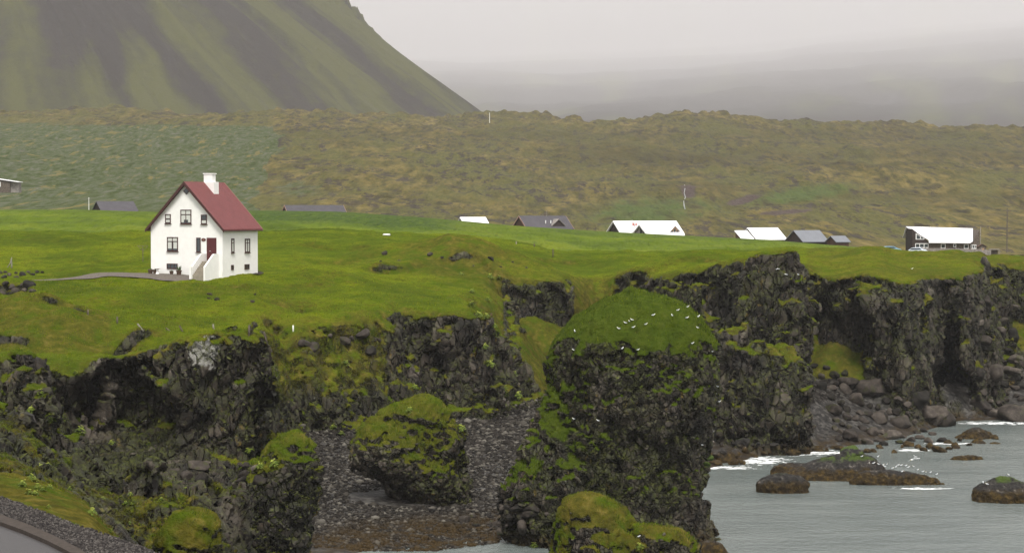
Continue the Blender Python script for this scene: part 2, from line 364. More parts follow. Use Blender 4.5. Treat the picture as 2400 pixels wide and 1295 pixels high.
B_ROWS = {
 55: [13,13,13,13,13,13,10,5,1,-1]+[-3]*11,
 76: [13,13,12.8,12.3,10.6,8,5,2,0,-1]+[-3]*11,
 86: [14,13.6,13.0,11.2,8.6,6,4.5,2,0,-1]+[-3]*11,
 94: [14,13.6,12.6,9.8,7.8,6.8,5.6,3,0,-1]+[-3]*11,
 103:[13,12.2,11.0,9.7,9.1,8.9,9.0,4.5,0,-1]+[-3]*11,
 109:[12,10.5,9.0,8.6,8.4,7.8,8.2,4.0,0,-1]+[-3]*11,
 116:[11,9.6,7,5,5,5,5,3.5,0,-.8]+[-3]*11,
 128:[11,9.5,6.5,4.2,4.2,4,4,3,0.1,-.6,-1,-1.5]+[-3]*9,
 141:[11,9,6,4.2,4.2,4.2,4,3,.7,.5,.1,-.25,-.6]+[-3]*8,
 150:[11,9,6,4.6,5,5,4.5,3.5,1.2,1.2,.9,.6,.2,-1]+[-3]*7,
 160:[11,9,7,5,5,5,5,4.4,2.0,2.1,1.5,1.2,.8,0,-2]+[-3]*6,
 170:[11,9,7,5,5,5,5,5,3.3,3.4,2.2,1.8,1.3,.6,-1,-3,-3,-3,-3,-3,-3],
 182:[10,9,7,5,5,5,5,5,5,5,3,2.4,2,1.2,.3,-.8,-3,-3,-3,-3,-3],
 192:[10,9,7,5,5,5,5,5,5,5,3.6,3,3,2,.9,.15,-.7,-3,-3,-3,-3],
 200:[10,9,7,5,5,5,5,5,5,5,4,3.6,3.4,3,2,1.2,.7,-.8,-1.5,-2,-3],
 212:[10,9,7,5,5,5,5,5,5,5,4.6,4.4,4.2,4,3,3,5.0,1.2,-1.2,-1.5,-2],
 224:[10,9,7,5,5,5,5,5,5,5,5.2,6.0,6,6,5,5,6,4,.2,-.3,-.8],
 235:[10,9,7,5,5,5,5,5,5,5,6,7,7,7,6,6,7,6,2.0,1.6,.8],
 250:[10,9,7,5,5,5,5,5,5,5,6,7,7,7,7,7,7,7,6,7.5,6],
 290:[10]*21}
BT = Table(BC, B_ROWS, True, 1)
# the cliff edge: (px, D, lean outwards per metre down, talus height)
EDGE = [(-600,150,.1,1),(0,149,.25,2),(120,150,.2,2),(200,151,-.05,1),(300,153,-.1,1),(380,153,-.05,1),(430,150,.1,2),(560,152,.1,2),(604,158,.1,2),(612,172,.5,1),
 (640,181,.75,2),(700,179,.75,2),(800,179,.7,2),(880,183,.6,1),(908,193,.1,1),(925,192,.1,1),(1020,191,.1,1),(1106,193,.1,1),(1118,207,.8,3),(1142,222,.85,4),(1180,229,.12,6),
 (1250,229,.05,6.5),(1320,231,.08,5),(1345,239,.9,3),(1400,242,.9,2),(1440,240,.6,2),(1530,226,.1,2),(1600,213,.1,2),(1700,205,.08,2),(1790,199,.05,2),
 (1880,198,.02,3),(1893,205,.02,3),(1894,229,.1,2),(2000,238,.3,2),(2080,251,.15,2),(2200,247,.05,2),(2330,246,.05,4),(2345,252,.08,4.5),(2450,248,.1,4),(2900,250,.1,3),
 (2900,420,0,0),(-600,420,0,0)]
SHELF = [(1893,234,.05,2),(1897,224,.0,4),(1960,219,-.06,4),(2060,215,-.02,3),(2110,213,.12,3),(2165,216,.08,2),(2190,222,0,0),(2240,222,0,0),(2262,224,.1,2),(2300,240,.3,2),(2300,262,0,0),(1890,262,0,0)]
def poly_field(x, y, E):
    X = np.array([wx(e[0], e[1]) for e in E]); Y = np.array([e[1] for e in E], float)
    best = np.full(x.shape, 1e9); lean = np.zeros(x.shape); tal = np.zeros(x.shape); ins = np.zeros(x.shape, bool)
    for k in range(len(E)):
        m = (k + 1) % len(E); ax, ay, bx, by = X[k], Y[k], X[m], Y[m]
        dx, dy = bx - ax, by - ay; t = np.clip(((x - ax) * dx + (y - ay) * dy) / (dx * dx + dy * dy), 0, 1)
        d = np.hypot(x - ax - t * dx, y - ay - t * dy); u = d < best
        best = np.where(u, d, best); lean = np.where(u, E[k][2] + (E[m][2] - E[k][2]) * t, lean); tal = np.where(u, E[k][3] + (E[m][3] - E[k][3]) * t, tal)
        c = ((ay > y) != (by > y)) & (x < (bx - ax) * (y - ay) / ((by - ay) if by != ay else 1e-9) + ax); ins ^= c
    return np.where(ins, -best, best), lean, tal
# rocks given by their outline as seen and built as solids: rows (py, left px, right px) at distance D, depth ratio, depth shift
class Solid:
    def __init__(s, D, rows, ratio=1.0, back=0.0, lean=0.0):
        rows = sorted(rows, key=lambda r: -r[0]); s.D = D
        s.z = np.array([zat(r[0], D) for r in rows]); l = np.array([wx(r[1], D) for r in rows]); r_ = np.array([wx(r[2], D) for r in rows])
        s.cx, s.rx = (l + r_) / 2, (r_ - l) / 2; s.ratio, s.lean = ratio, lean; s.top = s.z[-1]; s.R = s.rx.max()
        s.cy = D + back; s.x0, s.x1 = l.min(), r_.max()
    def __call__(s, x, y, z):
        cx = np.interp(z, s.z, s.cx); rx = np.maximum(np.interp(z, s.z, s.rx), .25)
        ry = np.maximum(rx * s.ratio, .25); yy = y - s.cy - s.lean * (z - s.z[0])
        q = np.sqrt(((x - cx) / rx) ** 2 + (yy / ry) ** 2)
        return smax((q - 1) * np.minimum(rx, ry), z - s.top, 0.5)
IN_LAND = [
 Solid(149, [(783,440,560),(795,405,595),(812,388,606),(850,376,612),(950,372,612),(1050,385,610),(1130,392,612),(1180,392,612)], 0.7, 2),
 Solid(150, [(735+0,0,1),(736,0,1)], 1, 0) if 0 else Solid(134, [(862,-60,60),(880,-80,95),(960,-90,140),(1010,-90,150),(1100,-90,160)], 0.6, 4),
 Solid(120, [(950,-70,20),(1000,-80,50),(1080,-80,90),(1150,-80,100)], 0.7, 2),
 Solid(103, [(1042,158,182),(1056,140,198),(1085,118,212),(1120,105,235),(1170,100,245)], 0.7, 0),
 Solid(105, [(1095,452,500),(1112,440,520),(1150,425,540),(1220,420,560)], 0.7, 0),
 Solid(101, [(1118,250,330),(1135,200,385),(1180,160,420),(1240,150,440),(1330,150,470)], 0.35, 1),
 Solid(199, [(727,932,1092),(745,918,1108),(800,922,1114),(870,932,1114),(930,975,1112),(975,1005,1108),(1030,1010,1108)], 0.55, 2),
 Solid(231, [(655,1188,1322),(700,1170,1340),(760,1180,1335),(830,1210,1310),(900,1225,1300)], 0.5, 1),
 Solid(190, [(757,1752,1788),(768,1728,1830),(790,1708,1862),(850,1700,1895),(900,1692,1912),(1000,1680,1925),(1060,1675,1930)], 0.75, 4),
 Solid(197, [(588,1800,1885),(600,1770,1889),(700,1740,1893),(850,1720,1900),(1050,1720,1915)], 0.5, 3),
 Solid(214, [(655,2010,2090),(680,1975,2108),(720,1950,2114),(770,1960,2085),(800,1985,2050)], 0.6, 1),
 Solid(217, [(700,2110,2230),(760,2100,2170),(850,2098,2172),(960,2090,2178),(1000,2080,2190)], 0.6, 1),
 Solid(224, [(690,2215,2262),(760,2225,2275),(860,2250,2290),(975,2262,2305),(1010,2250,2320)], 0.9, 1),
 Solid(196, [(685,1560,1700),(760,1580,1730),(860,1600,1750),(960,1610,1740)], 0.5, 6),
]
CARVES = [  # px, py, D, rx, ry, rz
 (290,975,151,4.6,6,5.0), (330,900,150,2.5,5,1.6), (2232,905,225,3.1,20,4.0), (2218,850,226,1.5,16,4.4), (1975,800,214,4.2,5.5,4.8), (1930,830,214,2,4,4.0),
 (1800,960,184,2.8,2.6,2.7), (500,950,139,1.4,3,3.0), (560,860,140,.9,2.5,3.0), (1790,730,195,2.0,2.8,3.2), (1680,700,202,1.6,2.5,2.2), (1250,760,225,1.6,3,2.5), (760,1000,172,2.5,3,1.6)]
# ------------------------------------------------------------------ near land: one solid, meshed from a distance field
GRASSY = []; BFIELD = {}
def build_near():
    du = 0.0022; dz = 0.33
    U = np.arange(-0.335, 0.335, du); Wl = np.arange(math.log(58), math.log(290), du); Z = np.arange(-3.0, 22.5, dz)
    y1 = np.exp(Wl); y = np.repeat(y1[None, :], len(U), 0); x = U[:, None] * y; px = x / y * F + CX
    T = Theight(x, y); B = BT(px, y) + 0.25 * fbm(x / 4, y / 4, 0 * x, 3, 77) * sstep(80, 100, y)
    jx = 2.6 * fbm(x / 8, y / 8, 0 * x, 3, 11); jy = 2.6 * fbm(x / 8 + 50, y / 8, 0 * x, 3, 12)
    e, lean, tal = poly_field(x + jx * .7, y + jy * .7, EDGE)
    e2, lean2, tal2 = poly_field(x + jx * .6, y + jy * .6, SHELF)
    T2 = zat(655, 217) + (y - 217) * .05 + 0.25 * fbm(x / 4, y / 4, 0 * x, 3, 15) + 0.9 * np.exp(-((px - 2040) / 60) ** 2)
    far = (y > 120)
    B = np.maximum(B, np.where((e > -3) & far, BT(px, y) + tal - 0.75 * np.maximum(e + 1.0, 0), -9))
    B = np.maximum(B, np.where((e2 > -3) & (y > 190), BT(px, y) + tal2 - 0.7 * np.maximum(e2 + 1.0, 0), -9))
    S = np.empty((len(U), len(Wl), len(Z)), np.float32)
    z = Z[None, None, :]
    NS = 40
    for a in range(0, len(U), NS):
        s = slice(a, a + NS); ex = e[s, :, None]; Tz = T[s, :, None]
        f = smax(z - Tz, ex - lean[s, :, None] * np.maximum(Tz - z - .6, 0), 2.3)
        T2z = T2[s, :, None]
        f = smin(f, smax(z - T2z, e2[s, :, None] - lean2[s, :, None] * np.maximum(T2z - z - .6, 0), 1.0), .4)
        S[s] = f.astype(np.float32)
    Xg = x[:, :, None]; Yg = y[:, :, None]
    def local(cx, cyy, r):
        m = (np.abs(x - cx) < r + 4) & (np.abs(y - cyy) < r + 5); i = np.nonzero(m.any(1))[0]; j = np.nonzero(m.any(0))[0]
        return (slice(i[0], i[-1] + 1), slice(j[0], j[-1] + 1)) if len(i) and len(j) else None
    for so in IN_LAND:
        w = local((so.x0 + so.x1) / 2, so.cy, max(so.R * max(1, so.ratio), so.R) + 1)
        if w: S[w] = smin(S[w], so(Xg[w], Yg[w], z), .7)
    for cp, cpy, cD, rx, ry, rz in CARVES:
        c = P(cp, cpy, cD); w = local(c.x, c.y, max(rx, ry))
        if not w: continue
        q = np.sqrt(((Xg[w] - c.x) / rx) ** 2 + ((Yg[w] - c.y) / ry) ** 2 + ((z - c.z) / rz) ** 2)
        S[w] = smax(S[w], -(q - 1) * min(rx, ry, rz), .6)
    S = smin(S, (z - B[:, :, None]).astype(np.float32), .5).astype(np.float32)
    # rock relief only close to the surface, none on the level turf
    bi = np.nonzero(np.abs(S) < 1.9)
    bx = x[bi[0], bi[1]]; by = y[bi[0], bi[1]]; bz = Z[bi[2]]
    Tm = np.maximum(T[bi[0], bi[1]], -9); up = np.abs(bz - Tm)
    inl = e[bi[0], bi[1]] < 0.6; dn = Tm - bz
    topw = np.where(inl, sstep(0.3, 1.8, dn), 1.0)
    in2 = (e2[bi[0], bi[1]] < .3) & ~inl; topw = np.where(in2, sstep(0.2, 1.4, T2[bi[0], bi[1]] - bz), topw)
    bb = np.abs(bz - B[bi[0], bi[1]])
    beachw = np.where((bb < .9), 0.10, 1.0); beachw = np.where(by < 118, np.where(bb < .9, 0.8 * sstep(78, 90, by), 1), beachw)
    beachw = np.where(by < 79, 0, beachw); topw = np.where(by < 118, topw * .7, topw)
    n = 1.15 * fbm(bx / 4.2, by / 4.2, bz / 6.5, 3, 21) + 0.55 * np.abs(fbm(bx / 1.9, by / 1.9, bz / 2.6, 3, 25)) - .2
    rib = np.sin((bx + 0.6 * by) * 1.5 + 2.5 * fbm(bx / 6, by / 6, bz / 12, 2, 29)) * 0.22
    bpx = bx / by * F + CX; soft = ((bpx > 1108) & (bpx < 1178) & (by > 200)) | ((bpx > 1108) & (bpx < 1285) & (by > 205) & (bz < 10)) | ((bpx > 1345) & (bpx < 1440) & (by > 225)); topw = np.where(soft, topw * .25, topw)
    fm = (topw * beachw > .3) & (np.abs(S[bi]) < 1.5)
    wb = [q[fm] for q in (bx, by, bz)]; ws = 1.3 * fbm(wb[0] / 3, wb[1] / 3, wb[2] / 3, 2, 33)
    r1, j1 = cells((wb[0] + ws) / 2.6, (wb[1] + ws) / 2.6, wb[2] / 5.5, 34)
    r2, j2 = cells((wb[0] + ws * .6) / 1.15, (wb[1] + ws * .5) / 1.15, wb[2] / 1.6, 35)
    n[fm] += (r1 - .42) * 1.0 + (r2 - .45) * .38 + .55 * sstep(.14, 0, j1) + .22 * sstep(.2, 0, j2)
    S[bi] += ((n + rib) * topw * beachw).astype(np.float32)
    V, Q = surface_nets(S); del S
    u = np.interp(V[:, 0], np.arange(len(U)), U); yy = np.exp(np.interp(V[:, 1], np.arange(len(Wl)), Wl)); zz = Z[0] + V[:, 2] * dz
    # surface colour masks
    ii = np.clip(V[:, 0].round().astype(int), 0, len(U) - 1); jj = np.clip(V[:, 1].round().astype(int), 0, len(Wl) - 1)
    Bv, Tv, ev, e2v = B[ii, jj], T[ii, jj], e[ii, jj], e2[ii, jj]
    W3 = np.stack([u * yy, yy, zz], 1).astype(np.float32)
    keep = W3[:, 2] > -2.3
    m = keep[Q].all(1); Q = Q[m]
    used = np.zeros(len(W3), bool); used[Q] = True; remap = np.cumsum(used) - 1
    W3, Bv, Tv, ev, e2v = W3[used], Bv[used], Tv[used], ev[used], e2v[used]; Q = remap[Q]
    W3, Q, us = drop_islands(W3, Q, 3000); Bv, Tv, ev, e2v = Bv[us], Tv[us], ev[us], e2v[us]
    nv = vert_normals(W3, Q); pxv = W3[:, 0] / W3[:, 1] * F + CX
    nz = nv[:, 2]; yv, zv = W3[:, 1], W3[:, 2]
    sh = (zv < 6.5) & (np.abs(zv - Bv) < .5) & (yv > 118)
    beach = (sh & (pxv > 640) & (pxv < 1420)) * 1.0
    beach = np.maximum(beach, (sh & (pxv >= 1420)) * 1.0) * sstep(.5, .75, nz)
    turf = sstep(0.48, 0.74, nz) * sstep(2.5, 5.0, zv)
    turf = np.where(sh & (yv < 200) & (pxv < 640), turf * .35, turf)               # shaded floor of the hollow: bare scree
    turf = np.where((yv < 118) & (np.abs(zv - Bv) < .8), turf * .8, turf)
    face = (pxv > 615) & (pxv < 905) & (yv > 160) & (ev > -2) & (yv < 190) & (zv > 5)
    turf = np.where(face, np.maximum(turf, .55 - .3 * sstep(9, 6, zv)), turf)
    gs = (((pxv > 1108) & (pxv < 1180) & (yv > 200)) | ((pxv > 1108) & (pxv < 1300) & (yv > 205) & (zv < 10.5)) | ((pxv > 1340) & (pxv < 1450) & (yv > 225))) & (zv > 5.0) & (nz > .15); turf = np.where(gs, np.maximum(turf, .75), turf)
    beach = np.where(gs, 0, beach)
    gs2 = (pxv > 1890) & (pxv < 2030) & (yv > 206) & (zv > 5.5) & (nz > .55); turf = np.where(gs2, .9, turf); beach = np.where(gs2, 0, beach)
    turf = np.where((yv < 118) & (yv > 80), turf * .7, turf)
    spk = fbm(W3[:, 0] / 2.2, yv / 2.2, zv / 2.2, 3, 55); turf = np.where((yv < 118) & (yv > 80), turf - .35 * sstep(-.1, .5, spk), turf)
    dry = 0.55 * ((pxv > 1890) & (yv > 205)) + .8 * np.exp(-((pxv - 1080) / 190) ** 2 - ((yv - 236) / 12) ** 2) + .95 * (yv < 118) + .5 * face + .35 * ((pxv > 400) & (pxv < 620) & (yv > 188) & (yv < 198)) + .75 * ((pxv < 260) & (yv < 172) & (yv > 155))
    sp_ = P(460, 826, 145); stain = 1.1 * np.exp(-((W3[:, 0] - sp_.x) / 1.3) ** 2 - ((zv - sp_.z) / 1.6) ** 2) * (yv < 153) * (yv > 138)
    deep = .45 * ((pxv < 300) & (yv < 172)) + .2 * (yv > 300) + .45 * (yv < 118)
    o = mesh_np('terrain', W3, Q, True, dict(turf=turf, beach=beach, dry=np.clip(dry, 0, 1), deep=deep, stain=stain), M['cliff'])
    subdiv(o, 1); tag(o, kind='structure'); GRASSY.append((W3, Q, turf * (1 - beach)))
    return o
terrain = build_near()

def raise_onto(x, y):  # the surface height of the field
    return float(Theight(np.array([float(x)]), np.array([float(y)]))[0])

# ------------------------------------------------------------------ free-standing rocks, each a thing of its own
def rock_thing(name, label, cat, solids, h, mat, seed, relief=1.0, turf_lo=.45, deep=0.0, dry=0.3, zmin=-1.0, group=None, grass_top=None, k=1.0, kind=None, blocky=1.0, left_moss=0.0):
    x0 = min(s.x0 for s in solids) - 1.6; x1 = max(s.x1 for s in solids) + 1.6
    y0 = min(s.cy - s.R * s.ratio for s in solids) - 1.6; y1 = max(s.cy + s.R * s.ratio for s in solids) + 1.6
    zt = max(s.top for s in solids) + 1.2
    X, Y, Z = np.arange(x0, x1, h), np.arange(y0, y1, h), np.arange(zmin, zt, h)
    x, y, z = X[:, None, None], Y[None, :, None], Z[None, None, :]
    S = solids[0](x, y, z)
    for s in solids[1:]: S = smin(S, s(x, y, z), k)
    S = S.astype(np.float32); S = np.maximum(S, zmin + h - z)
    b = np.nonzero(np.abs(S) < 1.6); bx, by, bz = X[b[0]], Y[b[1]], Z[b[2]]
    n = 0.75 * fbm(bx / 3.0, by / 3.0, bz / 3.4, 3, seed) + 0.42 * np.abs(fbm(bx / 1.3, by / 1.3, bz / 1.5, 3, seed + 7)) - .12
    ws = .5 * fbm(bx / 2, by / 2, bz / 2, 2, seed + 3)
    r1, j1 = cells((bx + ws) / 1.5, (by + ws) / 1.5, bz / 1.9, seed + 4)
    r2, j2 = cells((bx + ws * .5) / .68, (by + ws * .5) / .68, bz / .72, seed + 5)
    tz = max(s_.top for s_ in solids) if grass_top is None else grass_top + 1.5
    side = 1 - .75 * sstep(tz - 2.5, tz - .3, bz)
    n += ((r1 - .42) * .62 + (r2 - .45) * .42 + .35 * sstep(.14, 0, j1) + .22 * sstep(.2, 0, j2)) * side * blocky
    S[b] += (n * relief).astype(np.float32)
    V, Q = surface_nets(S); V, Q, _u = drop_islands(V, Q, 120); V = V * h + np.array([x0, y0, zmin])
    nv = vert_normals(V, Q); nz = nv[:, 2]; zv = V[:, 2]
    gt = grass_top if grass_top is not None else max(s.top for s in solids) - 3
    turf = sstep(turf_lo, turf_lo + .3, nz + 0.42 * sstep(gt - 2.5, gt + 2.5, zv) + .50 * fbm(V[:, 0] / 2.2, V[:, 1] / 2.2, V[:, 2] / 2.6, 4, 6, .6)) * sstep(2.0, 4.0, zv)
    if left_moss: turf = np.maximum(turf, left_moss * sstep(x0 + .62 * (x1 - x0), x0 + .2 * (x1 - x0), V[:, 0]) * sstep(-.25, .35, fbm(V[:, 0] / 1.6, V[:, 1] / 1.6, V[:, 2] / 2.2, 4, 5)) * sstep(2.5, 5, zv) * sstep(-.3, .1, nz))
    o = mesh_np(name, V.astype(np.float32), Q, True, dict(turf=turf, beach=0 * zv, dry=0 * zv + dry, deep=0 * zv + deep), mat)
    if len(turf) and turf.max() > .5 and turf_lo < 2: GRASSY.append((V.astype(np.float32), Q, turf))
    subdiv(o, 1); return tag(o, label, cat, group, kind)
main_stack = Solid(142, [(684,1470,1512),(692,1435,1545),(702,1405,1580),(718,1375,1612),(745,1338,1650),(790,1304,1676),(860,1284,1688),(960,1288,1690),(1020,1296,1672),
   (1080,1300,1656),(1150,1300,1655),(1220,1292,1668),(1290,1280,1700),(1360,1275,1710)], .95)
stack_foot = Solid(141, [(948,1278,1300),(985,1248,1335),(1040,1212,1390),(1085,1190,1420),(1150,1176,1430),(1220,1172,1430),(1290,1200,1430),(1360,1200,1430)], .8, -1)
rock_thing('sea_stack', 'tall grass-capped basalt sea stack with gulls, standing where beach meets water', 'sea stack', [main_stack, stack_foot], .17, M['stack'], 101, 0.7, .42, 1.0, .1, -1.2, grass_top=13.6, left_moss=.9)
rock_thing('sea_stack', 'dark columnar rock with slanting mossy top at left end of the pebble beach', 'sea stack',
  [Solid(118, [(1004,672,702),(1016,650,716),(1045,612,736),(1080,578,745),(1120,548,746),(1160,524,742),(1200,530,738),(1295,518,726),(1420,505,720)], .8)], .15, M['block'], 202, .6, .45, .5, .5, -1)
rock_thing('boulder', 'wide leaning boulder with mossy cap in the middle of the pebble beach', 'boulder',
  [Solid(154, [(927,955,1005),(940,920,1032),(962,890,1055),(1000,880,1078),(1050,880,1096),(1085,885,1106),(1125,885,1106),(1165,915,1103),(1200,930,1100),(1240,930,1100)], .75),
   Solid(153, [(985,868,900),(1002,842,950),(1040,818,1000),(1070,822,1030),(1100,845,1060),(1130,890,1080),(1160,945,1090),(1190,985,1090)], .8, -.5)], .17, M['block'], 303, .6, .42, .45, .6, -.5)
rock_thing('mossy_rock', 'brown-green turf-covered rock at the bottom edge in front of the tall stack', 'boulder',
  [Solid(112, [(1154,1352,1398),(1166,1325,1430),(1190,1312,1465),(1225,1296,1490),(1270,1285,1500),(1340,1280,1505),(1460,1280,1505)], .8),
   Solid(111, [(1226,1500,1545),(1238,1485,1590),(1262,1480,1620),(1300,1475,1632),(1380,1470,1640),(1460,1470,1640)], .8)], .15, M['moundrock'], 404, .45, .25, .45, .95, 0)
rock_thing('mossy_rock', 'rounded mound of brown-green turf beside the dark columnar rock', 'boulder',
  [Solid(88, [(1186,425,470),(1200,402,498),(1225,388,518),(1260,375,530),(1300,360,540),(1400,345,550),(1480,345,550)], .8)], .14, M['moundrock'], 505, .4, .3, .35, .9, 3)
SEAROCK = G('kelp_covered_rock', .75, .2); g = SEAROCK; g.p = g.pos()
hh = g.math('ADD', g.math('MULTIPLY', g.vor(2.2), .35), g.math('MULTIPLY', g.noise(4, 5), .5)); g.disp(g.math('SUBTRACT', hh, .45), .5)
zz_ = g.math('ADD', g.sepz(g.p), g.math('MULTIPLY', g.noise(1.2, 4), 1.2))
kc = g.ramp(g.noise(2.6, 5), [(.32, (.010, .006, .002)), (.5, (.030, .019, .005)), (.68, (.075, .047, .010))])
rc = g.ramp(g.noise(1.8, 6, rough=.75), [(.34, (.008, .008, .008)), (.5, (.022, .020, .018)), (.60, (.05, .044, .038)), (.69, (.28, .25, .22))])
c_ = g.mix(g.map(zz_, 1.30, 1.75), kc, rc)
c_ = g.mix(g.math('MULTIPLY', g.map(zz_, 2.1, 2.5), g.map(g.noise(.9, 4), .42, .55)), c_, (.045, .070, .010))
M['searock'] = g.color(c_)
def skerry(label, D, rows, ratio, seed, back=0, name='skerry', cat='skerry', h=.17):
    sol = rows if isinstance(rows[0], Solid) else [Solid(D, rows, ratio, back)]
    o = rock_thing(name, label, cat, sol, h, M['searock'], seed, .22, 3.0, 0, 0, -.6, k=.5); return o
skerry('long low kelp-fringed skerry carrying a row of resting gulls', 170, [
  Solid(172, [(1066,1985,2035),(1076,1945,2060),(1088,1905,2075),(1100,1880,2090),(1118,1840,2110),(1136,1830,2140),(1160,1830,2140)], .45, 2),
  Solid(172, [(1098,1840,1900),(1105,1826,1960),(1120,1818,2010),(1135,1815,2010),(1160,1815,2010)], .4, 4),
  Solid(169, [(1098,2050,2090),(1106,2030,2140),(1116,2015,2190),(1130,1990,2215),(1142,1990,2225),(1170,1990,2225)], .22, 1)], .5, 61)
skerry('low brown weed-covered rock in the water left of the long skerry', 165, [(1107,1820,1860),(1115,1790,1885),(1128,1772,1900),(1137,1770,1905),(1160,1770,1905)], .4, 62)
skerry('rock cut by the right edge with gulls and brown kelp around its foot', 160, [(1113,2345,2365),(1124,2325,2392),(1135,2300,2430),(1150,2280,2470),(1165,2278,2480),(1190,2278,2480)], .5, 63)
skerry('thin dark reef strip just above the water near right edge', 187, [(1063,2260,2290),(1069,2235,2305),(1077,2225,2310),(1095,2225,2312)], .35, 64)
skerry('small brown rock standing in the water off the far boulders', 200, [(1032,2325,2345),(1040,2308,2358),(1052,2302,2360),(1070,2302,2360)], .6, 65)
skerry('tiny kelp-topped rock awash beside the right edge', 203, [(1040,2362,2374),(1048,2354,2388),(1060,2354,2388)], .6, 66)
skerry('kelp-draped rock with pointed hump at the foot of the right boulders', 205, [(1000,2280,2300),(1012,2262,2322),(1025,2240,2335),(1040,2235,2340),(1060,2235,2340)], .6, 67)
skerry('brown weedy rock shelf just left of the breaking surf', 185, [(1050,1672,1700),(1062,1655,1725),(1080,1650,1745),(1094,1648,1752),(1120,1648,1752)], .5, 68)
skerry('kelp-covered tidal ledge at the right foot of the tall sea stack', 135, [(1262,1640,1680),(1275,1630,1700),(1290,1625,1712),(1330,1620,1730),(1380,1620,1730)], .6, 69)

# ------------------------------------------------------------------ heath, hills and mountain beyond the field
def grid_mesh(name, X, Y, Z, mat, attrs):
    nx, ny = X.shape; V = np.stack([X, Y, Z], -1).reshape(-1, 3); I = np.arange(nx * ny).reshape(nx, ny)
    Q = np.stack([I[:-1, :-1], I[1:, :-1], I[1:, 1:], I[:-1, 1:]], -1).reshape(-1, 4)
    return mesh_np(name, V, Q, True, {k: v.ravel() for k, v in attrs.items()}, mat)
g = G('heath_and_field', .95, .1); g.p = g.pos()
far = g.attr('heath'); lup = g.attr('lupine'); grn = g.attr('green'); sc_ = g.attr('scree')
n1 = g.noise(.030, 5, g.scale(g.p, (1, .12, 1.5))); n2 = g.noise(.17, 6, g.scale(g.p, (1, .10, 1.6)), .68); n3 = g.noise(.7, 4, g.scale(g.p, (1, .10, 1.6)))
hc = g.ramp(n2, [(.32, (.030, .027, .014)), (.43, (.072, .064, .020)), (.53, (.130, .105, .031)), (.66, (.215, .165, .055))])
hc = g.mix(g.map(n1, .42, .62), hc, g.ramp(n3, [(.3, (.060, .062, .018)), (.7, (.125, .115, .033))]))
rk = g.math('MULTIPLY', g.map(g.noise(.22, 6, g.scale(g.p, (1, .12, 1.8)), .75), .50, .56), g.map(g.noise(.02, 4), .36, .56))
hc = g.mix(g.math('MULTIPLY', rk, .9), hc, g.ramp(n3, [(.3, (.020, .016, .015)), (.7, (.066, .055, .048))]))
lc = g.ramp(g.noise(.42, 5, g.scale(g.p, (1, .10, 2.2)), .68), [(.32, (.024, .038, .010)), (.44, (.054, .074, .018)), (.55, (.082, .094, .050)), (.68, (.130, .132, .100))])
lc = g.mix(g.map(g.noise(.17, 6, g.scale(g.p, (1, .10, 1.4)), .7), .56, .64), lc, (.17, .14, .045))
edge = g.math('MULTIPLY', g.math('SUBTRACT', n2, .5), 1.1)
hc = g.mix(g.math('MULTIPLY', g.attr('bank_shade'), g.map(n2, .36, .56)), hc, (.040, .036, .013))  # shading of banks and hollows painted into the heath as darker brown-green
hc = g.mix(g.map(g.math('ADD', grn, edge), .35, .75), hc, g.ramp(n3, [(.3, (.050, .075, .018)), (.7, (.088, .115, .028))]))
hc = g.mix(g.map(g.math('ADD', lup, edge), .38, .62), hc, lc)
hc = g.mix(g.map(g.math('ADD', sc_, edge), .45, .7), hc, g.ramp(n3, [(.3, (.060, .042, .038)), (.7, (.095, .072, .066))]))
fc = g.ramp(g.noise(.09, 6), [(.34, (.062, .096, .006)), (.5, (.098, .142, .006)), (.66, (.135, .170, .010))])
fc = g.mix(g.math('MULTIPLY', g.map(g.noise(.5, 5, g.scale(g.p, (1, .4, 1))), .5, .7), .55), fc, (.052, .085, .008))
fc = g.mix(g.math('MULTIPLY', g.attr('weed'), g.map(g.noise(.9, 5, rough=.7), .30, .55)), fc, (.045, .078, .012))
hc = g.mix(g.map(g.math('ADD', far, g.math('MULTIPLY', edge, .35)), .4, .6), fc, hc)
M['heath'] = g.color(hc); g.bump(g.math('ADD', n3, n2), .8, 3.0)
